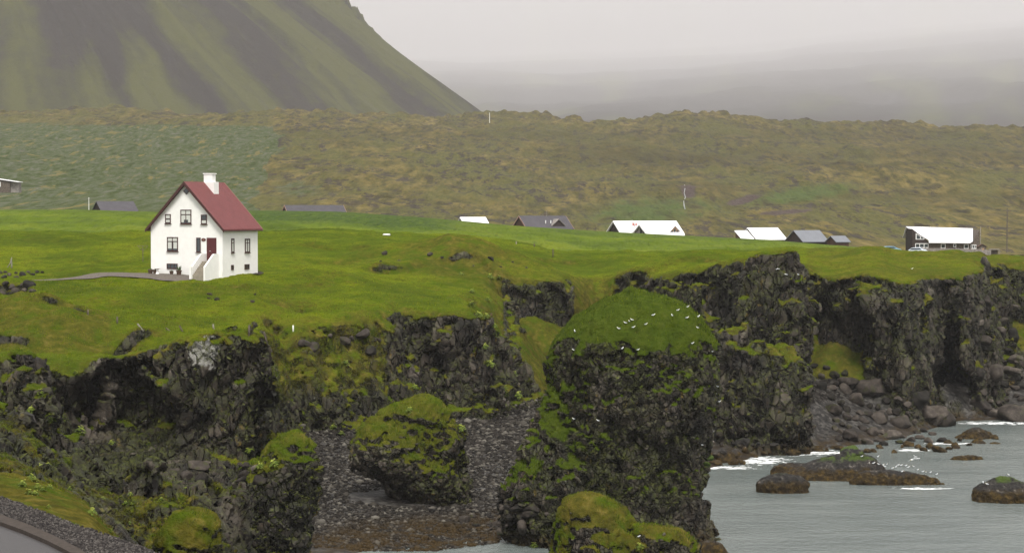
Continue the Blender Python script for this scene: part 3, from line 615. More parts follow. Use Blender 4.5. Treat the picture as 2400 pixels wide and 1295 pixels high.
def build_far():
    pxs = np.concatenate([np.linspace(-1500, -250, 90)[:-1], np.linspace(-250, 2650, 1000), np.linspace(2650, 3900, 90)[1:]]); L = np.exp(np.linspace(math.log(284), math.log(2050), 640))
    Y = np.repeat(L[None, :], len(pxs), 0); PX = np.repeat(pxs[:, None], len(L), 1); X = (PX - CX) / F * Y
    Z = Theight(X, Y) - .12 * sstep(292, 285, Y)
    py = CY - F * np.tan(np.arctan2(Z - CAMZ, Y) + TH)
    rim = 352 + 10 * fbm(X / 30, Y / 30, 0 * X, 2, 3) - 60 * sstep(1950, 2080, PX)*0
    heath = sstep(rim, rim + 12, Y)
    wob = fbm(X / 30, Y / 60, 0 * X, 4, 71)
    b = 655 - (py - 290) * .28 + 30 * wob + 26 * fbm(X / 9, Y / 70, 0 * X, 3, 73)
    lup = sstep(b + 6, b - 6, PX) * sstep(282, 300, py + 6 * wob) * heath
    lup = np.maximum(lup, .55 * np.exp(-((PX - 700) / 130) ** 2 - ((py - 445) / 32) ** 2)) * heath
    lup = np.maximum(lup * 1.0, .35 * np.exp(-((PX - 830) / 60) ** 2 - ((py - 425) / 14) ** 2)) * heath
    grn = .7 * np.exp(-((PX - 1500) / 190) ** 2 - ((py - 500) / 55) ** 2) + .75 * np.exp(-((PX - 1880) / 190) ** 2 - ((py - 455 - (1880 - PX) * .12) / 28) ** 2) + .3 * np.exp(-((PX - 1950) / 500) ** 2 - ((py - 365) / 40) ** 2)
    scr = .9 * np.exp(-((PX - 1740) / 70) ** 2 - ((py - 470 + (PX - 1740) * .28) / 13) ** 2) + .85 * np.exp(-((PX - 1840) / 90) ** 2 - ((py - 497 + (PX - 1840) * .08) / 8) ** 2) + .5 * np.exp(-((PX - 1830) / 170) ** 2 - ((py - 412) / 14) ** 2)
    scr = np.maximum(scr, .95 * np.exp(-((PX - 1612) / 26) ** 2 - ((py - 455) / 30) ** 2))
    nb = .75 + .35 * fbm(X / 40, Y / 200, 0 * X, 3, 75)
    bank_shade = np.clip((np.exp(-((py - 366 + 14 * wob) / 26) ** 2) * sstep(1180, 1420, PX) + .7 * np.exp(-((py - 318 + 9 * wob) / 14) ** 2) + .6 * np.exp(-((py - 440 - (PX - 1500) * .03 + 12 * wob) / 16) ** 2) * sstep(1400, 1560, PX)) * nb, 0, 1) * .8  # bands where the painted slope shade goes, broken up by noise
    weed = sstep(520, 600, PX) * sstep(1180, 980, PX) * sstep(296, 306, Y + 4 * wob) + .5 * sstep(1180, 1300, PX) * sstep(318, 330, Y)
    # lava knolls on the skyline and the old sea cliff by the waterfall
    Z = Z + heath * 3.0 * sstep(1180, 1420, Y) * (np.maximum(fbm(X / 22, Y / 60, 0 * X, 3, 57), 0) + 1.1 * np.maximum(fbm(X / 7, Y / 40, 0 * X, 3, 58), 0))
    cl = np.exp(-((PX - 1610) / 70) ** 2) * sstep(602, 627, Y) * sstep(870, 740, Y) * 2.5; Z = Z + cl
    o = grid_mesh('hills', X, Y, Z, M['heath'], dict(heath=heath, lupine=lup, green=grn, scree=scr, bank_shade=bank_shade, weed=np.clip(weed, 0, 1))); return tag(o, kind='structure')
build_far()
g = G('mountain_scree', .95, .05); g.p = g.pos()
st = g.attr('streak'); n3 = g.noise(.05, 6)
mc = g.ramp(g.math('ADD', st, g.math('MULTIPLY', g.math('SUBTRACT', n3, .5), .5)), [(.32, (.016, .011, .010)), (.46, (.020, .015, .011)), (.56, (.030, .030, .007)), (.80, (.056, .058, .007))])
M['mountain'] = g.color(mc); g.bump(g.noise(.2, 5), .6, 4.0)
def build_mountain():
    AX, AY = wx(-200, 3380), 3380.0; AZ = zat(-659, 3380); k = .70; KS = 1.3
    ph = np.radians(np.linspace(-175, 20, 900)); r = np.linspace(0, 1140, 330)
    PH, R1 = np.meshgrid(ph, r, indexing='ij'); R = R1 / KS
    gul = fbm(PH * 14, R / 680, 0 * R, 4, 81, .6) + .3 * fbm(PH * 50, R / 260, 0 * R, 3, 85)
    X = AX + R1 * np.cos(PH); Y = AY + R1 * np.sin(PH)
    cone = AZ - k * R1 + 22 * gul * sstep(0, 480, R) * sstep(1100, 680, R)
    cone += 15 * fbm(X / 60, Y / 60, 0 * X, 4, 88) * sstep(700, 400, R)
    crag = np.exp(-((R - 742*.787) / 34) ** 2) * np.exp(-((PH - math.radians(-2)) / .22) ** 2) * 36 * (1 + .5 * fbm(X / 9, Y / 9, 0 * X, 3, 89))
    Z = smax(cone + crag, 124 + 0 * R, 26)
    pxv = X / Y * F + CX
    wp_ = .05 * fbm(PH * 6, R / 130, 0 * R, 3, 92)
    st = .5 + .42 * fbm((PH + wp_) * 10 + 3, R / 490, 0 * R, 4, 91, .6) + .30 * fbm((PH + wp_) * 42, R / 260, 0 * R, 4, 93, .6) + .22 * sstep(390, 1000, R) - .30 * sstep(520, 200, R)
    st = np.where(pxv > 700, st - .12 * sstep(700, 1000, pxv), st)
    st -= .55 * np.exp(-((pxv - 230) / 110) ** 2) * sstep(800, 600, R)
    o = grid_mesh('mountain', X, Y, Z, M['mountain'], dict(streak=st)); return tag(o, kind='structure')
build_mountain()
UK = 1.33
FH = Table([-800, 600, 1100, 1300, 1600, 1800, 2100, 2400, 3600], {UK * D: r for D, r in {
  3400: [300,300,300,302,312,316,322,330,350], 4800:[285,285,280,282,276,270,264,262,290], 6000:[275,272,264,268,258,250,236,228,260], 8500:[240,236,232,234,222,208,190,176,200],
  12000: [205,200,196,202,186,170,148,132,150], 17000: [170,167,166,168,156,142,112,90,100], 24000: [146,143,145,140,132,120,84,62,65], 29500: [135,130,130,122,112,96,66,45,40], 31500: [-60]*9}.items()}, sm=1)
def build_upland():
    pxs = np.linspace(-800, 3600, 420); L = np.exp(np.linspace(math.log(3450 * UK), math.log(31400 * UK), 300))
    Y = np.repeat(L[None, :], len(pxs), 0); PX = np.repeat(pxs[:, None], len(L), 1); X = (PX - CX) / F * Y
    Z = FH(PX, Y) + 34 * fbm(PX / 160, np.log(Y) * 4, 0 * X, 5, 95, .6) * sstep(4700, 9000, Y)
    st = .40 + .45 * fbm(PX / 90, np.log(Y) * 3, 0 * X, 4, 97)
    o = grid_mesh('hills', X, Y, Z, M['mountain'], dict(streak=st)); return tag(o, kind='structure')
build_upland()

# ------------------------------------------------------------------ water
g = G('sea_water', .16, .5); g.p = g.pos()
rip = g.math('ADD', g.math('MULTIPLY', g.noise(2.0, 6, g.scale(g.p, (1.0, .55, 1)), .7), .65), g.math('MULTIPLY', g.noise(.35, 3, g.scale(g.p, (.4, 1, 1))), .6))
g.bump(rip, .75, .35)
sep = g.n('SeparateXYZ', {0: g.p}); X_, Y_ = sep.outputs[0], sep.outputs[1]
def blob(px, py, rx, ry):
    D = 0
    y = (CAMZ) / ((py - 500) / F); x = wx(px, y)
    a = g.math('DIVIDE', g.math('SUBTRACT', X_, x), rx); b = g.math('DIVIDE', g.math('SUBTRACT', Y_, y), ry)
    return g.map(g.math('SQRT', g.math('ADD', g.math('MULTIPLY', a, a), g.math('MULTIPLY', b, b))), 1.0, .2)
fo = blob(1850, 1060, 7.5, 4.5)
for a in ((1780, 1080, 5, 5.0), (1930, 1062, 6, 2.6), (1700, 1097, 4.6, 2.0), (2140, 1056, 2.6, 1.6), (2330, 992, 6, 2.5), (2165, 1146, 4.0, 1.0), (2220, 1040, 4, 1.4)):
    fo = g.math('MAXIMUM', fo, blob(*a))
foam = g.map(g.math('ADD', g.math('MULTIPLY', fo, .5), g.math('MULTIPLY', g.math('SUBTRACT', g.noise(1.1, 6, g.scale(g.p, (.8, 1.3, 1)), .7), .5), 3.2)), .33, .50)
foam = g.math('MULTIPLY', foam, g.map(fo, .02, .3))
wc = g.ramp(g.noise(.05, 4, g.scale(g.p, (1, 2, 1))), [(.35, (.13, .155, .150)), (.65, (.19, .215, .205))])
g.color(g.mix(foam, wc, (.85, .87, .87))); g.put(g.b.inputs['Roughness'], g.math('MULTIPLY_ADD', foam, .6, .14))
M['sea'] = g.m
xs = np.linspace(-700, 1500, 3); ys = np.linspace(40, 2600, 3)
X, Y = np.meshgrid(xs, ys, indexing='ij')
tag(grid_mesh('sea', X, Y, 0 * X, M['sea'], {}), kind='structure')
xs = np.linspace(-28000, 29000, 3); ys = np.linspace(-60, 42400, 3); X, Y = np.meshgrid(xs, ys, indexing='ij')
g = G('sea_bed', 1, 0); tag(grid_mesh('ground', X, Y, 0 * X - 3.2, g.color((.05, .05, .045)), {}), kind='structure')

# ------------------------------------------------------------------ small building kit
def simple(name, c, rough=.8, spec=.3, bump=0, bs=8, var=0.0, metal=0):
    g = G(name, rough, spec); g.p = g.pos(); g.b.inputs['Metallic'].default_value = metal
    if var:
        n = g.noise(bs * .4, 5, rough=.7); g.color(g.mix(g.map(n, .35, .65), tuple(x * (1 - var) for x in c), tuple(min(1, x * (1 + var)) for x in c)))
    else: g.color(c)
    if bump: g.bump(g.noise(bs, 4), bump, .05)
    return g.m
M['plaster'] = simple('white_render', (.83, .82, .79), .75, .3, .15, 3, .03)
g = G('red_roof_sheet', .45, .4); g.p = g.n('TexCoord').outputs['Object']
n = g.noise(1.2, 5, rough=.7); g.color(g.mix(g.map(n, .35, .65), (.125, .020, .020), (.155, .030, .029)))
wv = g.n('TexWave', {'Vector': g.p, 'Scale': 3.3, 'Distortion': 0}, bands_direction='Y'); g.bump(wv.outputs[1], .35, .03); M['red_roof'] = g.m
M['maroon'] = simple('dark_maroon_paint', (.050, .014, .012), .5, .4)
M['maroon_door'] = simple('maroon_door_paint', (.085, .014, .016), .4, .5, .1, 5)
M['rake'] = simple('pale_red_trim', (.33, .20, .16), .6)
M['glass'] = simple('window_glass', (.035, .045, .05), .08, .8)
M['curtain'] = simple('white_curtain', (.55, .56, .52), .9)
M['concrete'] = simple('stair_concrete', (.27, .24, .19), .9, .2, .3, 6, .15)
M['white_metal'] = simple('white_painted_metal', (.8, .8, .78), .4)
M['terracotta'] = simple('weathered_clay', (.14, .09, .065), .85, .2, .2, 9, .2)
M['leafy'] = simple('garden_leaves', (.045, .085, .02), .7, .3, 0, 8, .4)
M['wood_old'] = simple('weathered_wood', (.115, .095, .078), .9, .1, .3, 8, .3)
M['wood_grey'] = simple('silvered_wood', (.24, .22, .20), .9, .1, .3, 5, .25)
M['wood_dark'] = simple('dark_stained_wood', (.040, .030, .026), .8, .2, .2, 4, .2)
M['wood_brown'] = simple('brown_stained_wood', (.085, .050, .036), .8, .2, .2, 4, .2)
M['trim_white'] = simple('white_trim', (.78, .78, .76), .6)
M['roof_white'] = simple('white_roof_sheet', (.88, .88, .90), .55, .3, .1, 2, .02)
M['roof_grey'] = simple('grey_roof_sheet', (.17, .18, .20), .6, .3, .2, 2, .05)
M['roof_slate'] = simple('charcoal_roof_felt', (.075, .070, .078), .8, .2, .2, 2, .1)
M['red'] = simple('flag_red', (.55, .07, .05), .8)
M['tan'] = simple('tan_board', (.35, .22, .13), .8)
M['lava'] = terrain_mat('lava_stone', .35, .10, .1, 1.0)
M['black_plastic'] = simple('black_rubber', (.02, .02, .02), .7)
M['car_blue'] = simple('pale_blue_car_paint', (.18, .33, .42), .3, .5); M['car_white'] = simple('silver_white_car_paint', (.55, .62, .68), .3, .5)
g = G('boulder_basalt', .8, .2); g.p = g.pos(); g.p = g.scale(g.p, (1, 1, 1)); n_ = g.noise(1.3, 6, rough=.7); rv = g.n('ObjectInfo').outputs['Random']
c_ = g.ramp(g.math('ADD', g.math('MULTIPLY', n_, .7), g.math('MULTIPLY', rv, .3)), [(.34, (.009, .008, .006)), (.48, (.027, .022, .018)), (.62, (.062, .051, .042)), (.76, (.13, .112, .092))])
c_ = g.mix(g.math('MULTIPLY', g.map(g.noise(.9, 4), .56, .66), .6), c_, (.040, .045, .010)); g.bump(g.noise(5, 5), .5, .08); M['boulder'] = g.color(c_)

class MB:
    """gathers boxes, prisms, tubes; build() links them as one mesh"""
    def __init__(s): s.bm = bmesh.new()
    def box(s, x0, x1, y0, y1, z0, z1, bev=0):
        r = bmesh.ops.create_cube(s.bm, size=1)
        bmesh.ops.transform(s.bm, matrix=Matrix.Translation(((x0 + x1) / 2, (y0 + y1) / 2, (z0 + z1) / 2)) @ Matrix.Diagonal((abs(x1 - x0), abs(y1 - y0), abs(z1 - z0), 1)), verts=r['verts'])
        if bev: bmesh.ops.bevel(s.bm, geom=list({e for v in r['verts'] for e in v.link_edges}), offset=bev, segments=2, affect='EDGES')
        return s
    def poly(s, pts, d):
        """polygon pts extruded by vector d"""
        a = [s.bm.verts.new(p) for p in pts]; b = [s.bm.verts.new(Vector(p) + Vector(d)) for p in pts]; n = len(pts)
        s.bm.faces.new(a); s.bm.faces.new(b[::-1])
        for i in range(n): s.bm.faces.new((a[i], b[i], b[(i + 1) % n], a[(i + 1) % n]))
        return s
    def tube(s, pts, rad, n=8):
        pts = [Vector(p) for p in pts]; rs = rad if isinstance(rad, (list, tuple)) else [rad] * len(pts); prev = None
        for i, (p, r) in enumerate(zip(pts, rs)):
            d = (pts[min(i + 1, len(pts) - 1)] - pts[max(i - 1, 0)]).normalized()
            a = d.orthogonal().normalized() if abs(d.z) < .999 else Vector((1, 0, 0)); b = d.cross(a)
            ring = [s.bm.verts.new(p + (a * math.cos(2 * math.pi * k / n) + b * math.sin(2 * math.pi * k / n)) * r) for k in range(n)]
            if prev:
                for k in range(n): s.bm.faces.new((prev[k], prev[(k + 1) % n], ring[(k + 1) % n], ring[k]))
            else: s.bm.faces.new(ring[::-1])
            prev = ring
        s.bm.faces.new(prev); return s
    def lathe(s, prof, n=16, c=(0, 0, 0)):
        prev = None
        for r, z in prof:
            ring = [s.bm.verts.new((c[0] + r * math.cos(2 * math.pi * k / n), c[1] + r * math.sin(2 * math.pi * k / n), c[2] + z)) for k in range(n)]
            if prev:
                for k in range(n): s.bm.faces.new((prev[k], prev[(k + 1) % n], ring[(k + 1) % n], ring[k]))
            else: s.bm.faces.new(ring[::-1])
            prev = ring
        s.bm.faces.new(prev); return s
    def build(s, name, mat, parent=None, smooth=False, loc=None):
        bmesh.ops.recalc_face_normals(s.bm, faces=s.bm.faces)
        me = bpy.data.meshes.new(name); s.bm.to_mesh(me); s.bm.free(); me.materials.append(mat)
        if smooth: me.polygons.foreach_set('use_smooth', [True] * len(me.polygons))
        o = bpy.data.objects.new(name, me); COL.objects.link(o)
        if parent: o.parent = parent
        if loc: o.location = loc
        return o
def empty(name, loc, rz=0):
    o = bpy.data.objects.new(name, None); COL.objects.link(o); o.location = loc; o.rotation_euler = (0, 0, rz); return o
def copy_tree(o, parent=None):
    c = o.copy(); COL.objects.link(c)
    if parent: c.parent = parent
    for ch in list(o.children): copy_tree(ch, c)
    return c
bpy.context.view_layer.update(); DG = bpy.context.evaluated_depsgraph_get()
EYE = Vector((0, 0, CAMZ))
def hit(px, py):
    """the point of the land or rock seen at a photo pixel, and its normal"""
    d = (P(px, py, 100) - EYE).normalized()
    ok, loc, nrm, _, ob, _ = SC.ray_cast(DG, EYE, d, distance=3000)
    return (loc, nrm, ob) if ok else (P(px, py, 150), Vector((0, 0, 1)), None)
def gz(x, y):
    ok, loc, nrm, *_ = SC.ray_cast(DG, Vector((x, y, 60)), Vector((0, 0, -1)), distance=100)
    return loc.z if ok else 0

# ------------------------------------------------------------------ the white house
HA = math.radians(22); HW, HD, EZ, RZ = 8.9, 7.6, 5.1, 9.75
house = tag(empty('house', (-39.18, 208.3, 17.5), -HA), 'white two-storey house with a steep red roof and white chimney on the lawn', 'house')
HM = HW / 2
def zx(v): return (v - 135) / 80.6
def zz(v): return (1128 - v) / 93.5
w = MB(); w.poly([(0, 0, -.8), (HW, 0, -.8), (HW, 0, EZ), (HM, 0, RZ - .12), (0, 0, EZ)], (0, HD, 0)); w.build('wall', M['plaster'], house)
sl = (RZ - EZ) / HM
def roof_side(sg):
    r = MB(); x0 = HM; x1 = HM + sg * (HM + .42); z0 = RZ + .02; z1 = z0 - sl * (HM + .42)
    r.poly([(x0, -.40, z0), (x1, -.40, z1), (x1, -.40, z1 + .13), (x0, -.40, z0 + .16)], (0, HD + .75, 0)); return r
roof = roof_side(1).build('roof', M['red_roof'], house); r2 = roof_side(-1).build('roof', M['red_roof'], house)
for sg in (1, -1):
    b = MB(); x1 = HM + sg * (HM + .45); z1 = RZ - sl * (HM + .45)
    b.poly([(HM, -.46, RZ - .22), (x1, -.46, z1 - .16), (x1, -.46, z1 + .16), (HM, -.46, RZ + .19)], (0, .055, 0)); b.build('bargeboard', M['maroon'], roof if sg > 0 else r2)
    b = MB(); b.poly([(HM + .03*sg, HD + .36, RZ - .02), (x1, HD + .36, z1 + .0), (x1, HD + .36, z1 + .17), (HM+.03*sg, HD + .36, RZ + .20)], (0, .05, 0)); b.build('bargeboard', M['rake'], roof if sg > 0 else r2)
    b = MB(); x2 = HM + sg * (HM + .46); z2 = RZ - sl * (HM + .46) + .02
    b.tube([(x2, -.4, z2), (x2, HD + .34, z2)], .06); b.build('gutter', M['maroon'], roof if sg > 0 else r2)
cx0 = HM - .28; c = MB(); c.box(cx0, HM + 1.25, 3.7, 4.75, RZ - 1.6, RZ + .18, .02).box(HM - .12, HM + .95, 3.85, 4.6, RZ + .15, RZ + 1.05, .02)
c.box(HM - .2, HM + 1.03, 3.78, 4.68, RZ + 1.03, RZ + 1.14, .015).build('chimney', M['plaster'], roof)
def window(x0, x1, z0, z1, cols, rows, side=0, curtain=None, parent=house, wall=0.0, mat='maroon', fr=.075, sill=True):
    """a framed window; side 0 on the front, 1 on the right-hand wall"""
    f = MB(); dep = .09
    def bx(m, a, b, c_, d_, y0, y1):
        if side == 0: m.box(a, b, wall - y1, wall - y0, c_, d_)
        else: m.box(wall + y0, wall + y1, a, b, c_, d_)
    bx(f, x0, x0 + fr, z0, z1, .004, dep); bx(f, x1 - fr, x1, z0, z1, .004, dep)
    bx(f, x0 + fr, x1 - fr, z1 - fr, z1, .004, dep - .003); bx(f, x0 + fr, x1 - fr, z0, z0 + fr * 1.3, .004, dep - .003)
    for k in range(1, cols): xx = x0 + (x1 - x0) * k / cols; bx(f, xx - fr * .42, xx + fr * .42, z0 + fr, z1 - fr, .006, dep - .01)
    for hgt in rows: zh = z0 + (z1 - z0) * hgt; bx(f, x0 + fr, x1 - fr, zh - fr * .4, zh + fr * .4, .007, dep - .014)
    if sill: bx(f, x0 - .08, x1 + .08, z0 - .05, z0 + .0, .004, dep + .06)
    o = f.build('window', M[mat], parent)
    p_ = MB(); bx(p_, x0 + fr * .6, x1 - fr * .6, z0 + fr, z1 - fr * .6, .012, .03); p_.build('pane', M['glass'], o)
    if curtain:
        q = MB()
        for a, b, c_, d_ in curtain: bx(q, x0 + (x1 - x0) * a, x0 + (x1 - x0) * b, z0 + (z1 - z0) * c_, z0 + (z1 - z0) * d_, .032, .04)
        q.build('curtain', M['curtain'], o)
    return o
window(zx(285), zx(340), zz(623), zz(527), 1, [.5], curtain=[(.1, .9, .55, .95), (.1, .9, .15, .4)])
window(zx(440), zx(547), zz(627), zz(482), 2, [.66], curtain=[(.06, .94, .68, .95), (.06, .3, .12, .62), (.7, .94, .12, .62), (.3, .7, .3, .62)])
window(zx(645), zx(702), zz(630), zz(532), 1, [.5], curtain=[(.1, .9, .12, .42)])
window(zx(303), zx(411), zz(903), zz(758), 2, [.7], curtain=[(.06, .94, .72, .95), (.06, .42, .2, .66), (.58, .94, .2, .66)])
window(zx(597), zx(639), zz(910), zz(762), 1, [])
window(zx(299), zx(407), zz(1080), zz(1025), 3, [], sill=False)
SX = lambda v: (v - 852) / 47.4
window(SX(940), SX(967), .0 + zz(918), zz(772), 1, [.7], 1, [(.2, .8, .1, .9)], wall=HW)
window(SX(1078), SX(1127), zz(922), zz(777), 2, [.7], 1, [(.12, .45, .1, .9), (.62, .88, .1, .9)], wall=HW)
window(SX(937), SX(960), zz(1090), zz(1038), 1, [], 1, wall=HW, sill=False)
window(SX(1073), SX(1120), zz(1090), zz(1038), 2, [], 1, wall=HW, sill=False)
d = MB(); cxz = (zx(500), zz(295)); R_ = .40
d.poly([(cxz[0], -.06, cxz[1] - R_), (cxz[0] + R_, -.06, cxz[1]), (cxz[0], -.06, cxz[1] + R_), (cxz[0] - R_, -.06, cxz[1])], (0, .055, 0)); dw = d.build('window', M['maroon'], house)
d = MB(); R_ = .31; d.poly([(cxz[0], -.075, cxz[1] - R_), (cxz[0] + R_, -.075, cxz[1]), (cxz[0], -.075, cxz[1] + R_), (cxz[0] - R_, -.075, cxz[1])], (0, .013, 0)); d.build('pane', M['glass'], dw)
dx0, dx1, dz0, dz1 = zx(700), zx(795), zz(995), zz(763)
d = MB(); d.box(dx0, dx1, -.06, -.004, dz0, dz1).box(dx0 + .06, dx1 - .06, -.10, -.058, dz0 + .05, dz1 - .06)
for xx in (dx0 + .12, (dx0 + dx1) / 2 + .05):
    for z0, z1 in ((.15, .8), (.9, 1.5), (1.6, 2.25)): d.box(xx, xx + .42, -.125, -.098, dz0 + z0, dz0 + z1)
door = d.build('door', M['maroon_door'], house)
MB().tube([((dx0 + dx1) / 2 - .06, -.12, dz0 + 1.05), ((dx0 + dx1) / 2 - .06, -.19, dz0 + 1.05), ((dx0 + dx1) / 2 - .16, -.19, dz0 + 1.05)], .02).build('handle', M['white_metal'], door)
# oval name board
s_ = MB(); ns = 28; oc = (zx(668), zz(783))
s_.poly([(oc[0] + .27 * math.cos(6.2832 * k / ns), -.05, oc[1] + .17 * math.sin(6.2832 * k / ns)) for k in range(ns)], (0, .045, 0)); sg_ = s_.build('sign', M['maroon_door'], house)
s_ = MB(); s_.box(oc[0] - .15, oc[0] + .15, -.058, -.048, oc[1] + .03, oc[1] + .055).box(oc[0] - .05, oc[0] + .05, -.058, -.048, oc[1] - .09, oc[1] - .02); s_.build('emblem', M['tan'], sg_)
# stair with solid parapets
SL = 2.9; n_st = 8; st = MB(); sx0, sx1 = dx0 - .05, dx1 + .12
st.box(sx0, sx1, -1.0, -.003, -.6, dz0 - .02)
for k in range(n_st): st.box(sx0, sx1, -1.0 - (k + 1) * .235, -1.0 - k * .235 + .001, -.6, dz0 - .02 - (k + 1) * (dz0 / (n_st + .4)))
st.build('stair', M['concrete'], house)
for xa in (sx0 - .2, sx1 + .005):
    pz = dz0 + .78
    q = MB(); q.poly([(xa, -.004, -.7), (xa, -.004, pz), (xa, -.95, pz), (xa, -1.15, pz - .08), (xa, -SL, .85), (xa, -SL - .02, -.7)], (.195, 0, 0)); q.build('parapet', M['plaster'], house)
MB().box(sx0 - .26, sx0 - .04, -SL - .24, -SL - .025, -.7, 1.0, .03).build('newel_post', M['plaster'], house)
MB().tube([(zx(583), -.06, zz(905)), (zx(583), -.06, zz(762))], .02).build('downpipe', M['white_metal'], house)
MB().tube([(HW + .05, -.02, .1), (HW + .05, -.02, EZ - .1)], .035).build('downpipe', M['trim_white'], house)
# paved strip along the front, kept above the lawn
def hl(u, v, z=0): return house.matrix_basis @ Vector((u, v, z))
house.matrix_basis  # placed
def HP(u, v): c_, s2 = math.cos(-HA), math.sin(-HA); return (-39.18 + u * c_ - v * s2, 208.3 + u * s2 + v * c_)
def pot(u, v, sc, label, tall):
    x, y = HP(u, v); z = gz(x, y); r = tag(empty('flower_pot', (x, y, z - .02)), label, 'flower pot', 'flower pots before the white house')
    MB().lathe([(.16 * sc, 0), (.2 * sc, .1), (.28 * sc, .52 * sc), (.31 * sc, .54 * sc), (.31 * sc, .60 * sc), (.26 * sc, .60 * sc), (.25 * sc, .54 * sc)]).build('pot', M['terracotta'], r, True)
    f = MB(); rr = random.Random(int(u * 100))
    for k in range(26 if tall else 40):
        a, q = rr.uniform(0, 6.28), rr.uniform(0, .2) * sc; l_ = (rr.uniform(.3, .62) if tall else rr.uniform(.1, .2)) * sc; t = rr.uniform(.1, .5)
        b0 = Vector((q * math.cos(a), q * math.sin(a), .54 * sc)); b1 = b0 + Vector((math.cos(a) * t * l_, math.sin(a) * t * l_, l_)); sd = Vector((-math.sin(a), math.cos(a), 0)) * .03
        v = [f.bm.verts.new(p_) for p_ in (b0 - sd, b0 + sd, b1 * .5 + b0 * .5 + sd * 1.8, b1)]; f.bm.faces.new(v)
    f.build('plant', M['leafy'], r)
pot(.42, -.75, 1.0, 'clay pot with low plant nearest the left corner of the white house', False)
pot(1.02, -.75, .95, 'clay pot with low plant tucked beside the white pedestal basin', False)
pot(3.05, -.75, .8, 'small clay pot with leafy plant below the basement window', False)
pot(3.98, -.75, 1.05, 'clay pot with tall spiky plant nearest the white stair', True)
x, y = HP(1.42, -.95); bb = tag(empty('bird_bath', (x, y, gz(x, y) - .02)), 'white pedestal bird bath between the clay pots at the house front', 'bird bath')
MB().lathe([(.34, 0), (.34, .06), (.2, .16), (.13, .35), (.11, .55), (.16, .68)], 20).build('pedestal', M['plaster'], bb, True)
MB().lathe([(.14, .66), (.36, .74), (.40, .80), (.36, .80), (.14, .73)], 20).build('bowl', M['plaster'], bb, True)
# clothes-line post on the lawn behind the house's left corner
loc, nrm, _ = hit(335, 614)
cl = tag(empty('clothesline_post', loc), 'thin forked clothesline post standing on the lawn left of the white house', 'clothesline post')
MB().tube([(0, 0, -.1), (0, 0, 1.95)], .045, 6).build('post', M['wood_old'], cl)
for sgn in (-1, 1): MB().tube([(0, 0, 1.35), (sgn * .38, 0, 1.72), (sgn * .62, 0, 1.95)], .03, 6).build('arm', M['wood_old'], cl)
MB().tube([(-.66, 0, 1.96), (.66, 0, 1.96)], .025, 6).build('crossbar', M['wood_old'], cl)
# drive from the left edge to the house front
def ribbon(name, pts, wid, mat, lift, kind='structure', seg=60, label=None, cat=None):
    """strip draped over the ground through points (px, D)"""
    W_ = [Vector((wx(a, b), b, 0)) for a, b in pts]; out = []; T_ = np.linspace(0, len(W_) - 1, seg)
    for t in T_:
        i = min(int(t), len(W_) - 2); f = t - i; p0, p1, p2, p3 = W_[max(i - 1, 0)], W_[i], W_[i + 1], W_[min(i + 2, len(W_) - 1)]
        out.append(.5 * ((2 * p1) + (p2 - p0) * f + (2 * p0 - 5 * p1 + 4 * p2 - p3) * f * f + (3 * p1 - p0 - 3 * p2 + p3) * f ** 3))
    vs, fs = [], []; nc = 5
    for i, p_ in enumerate(out):
        d_ = (out[min(i + 1, seg - 1)] - out[max(i - 1, 0)]).normalized(); nn = Vector((-d_.y, d_.x, 0))
        for k in range(nc):
            q = p_ + nn * wid * (k / (nc - 1) - .5); vs.append((q.x, q.y, gz(q.x, q.y) + lift))
    for i in range(seg - 1):
        for k in range(nc - 1): a = i * nc + k; fs.append((a, a + nc, a + nc + 1, a + 1))
    o = mesh_np(name, np.array(vs, np.float32), np.array(fs), True, None, mat); tag(o, label, cat, None, kind); return o
M['drive'] = simple('gravel_drive', (.125, .108, .092), .95, .1, .5, 12, .22)
M['soil'] = simple('bare_soil', (.035, .028, .020), .95, .1, .5, 6, .4)
ribbon('path', [(-250, 197), (-60, 200), (60, 203.5), (170, 205.5), (300, 206.4), (400, 204.6), (455, 203.2)], 4.2, M['drive'], .14)
ribbon('ground', [(600, 209.0), (608, 213), (592, 219)], .9, M['soil'], .10)
# ------------------------------------------------------------------ houses beyond the field
def gabled(label, pxl, pyl, pxr, D, drop, hw, roofm, wallm, r=24, trim=None, base=3.2, over=.3, name='house', extra=None):
    """ridge from (pxl, pyl) to pxr, gable turned to the left; drop = eaves below ridge in metres"""
    ra = math.radians(r); rz = zat(pyl, D); L = (wx(pxr, D) - wx(pxl, D)) / math.cos(ra)
    L = L / (1 - .0 ); z0 = rz - drop - base
    e = tag(empty(name, (wx(pxl, D), D, z0), ra), label, 'house', None)
    H = drop + base
    MB().poly([(over, -hw + over, -1.5), (over, -hw + over, base + .12), (over, 0, H - .1), (over, hw - over, base + .12), (over, hw - over, -1.5)], (L - 2 * over, 0, 0)).build('wall', wallm, e)
    rf = None
    for sgn in (-1, 1):
        q = MB(); q.poly([(0, 0, H), (0, sgn * hw, base), (0, sgn * hw, base + .14), (0, 0, H + .14)], (L, 0, 0)); ro = q.build('roof', roofm, e)
        if sgn < 0: rf = ro
        if trim:
            for xx in (-.06, L + .01):
                t = MB(); t.poly([(xx, 0, H - .14), (xx, sgn * (hw + .04), base - .14), (xx, sgn * (hw + .04), base + .17), (xx, 0, H + .17)], (.05, 0, 0)); t.build('bargeboard', trim, ro)
    return e, rf, L, H
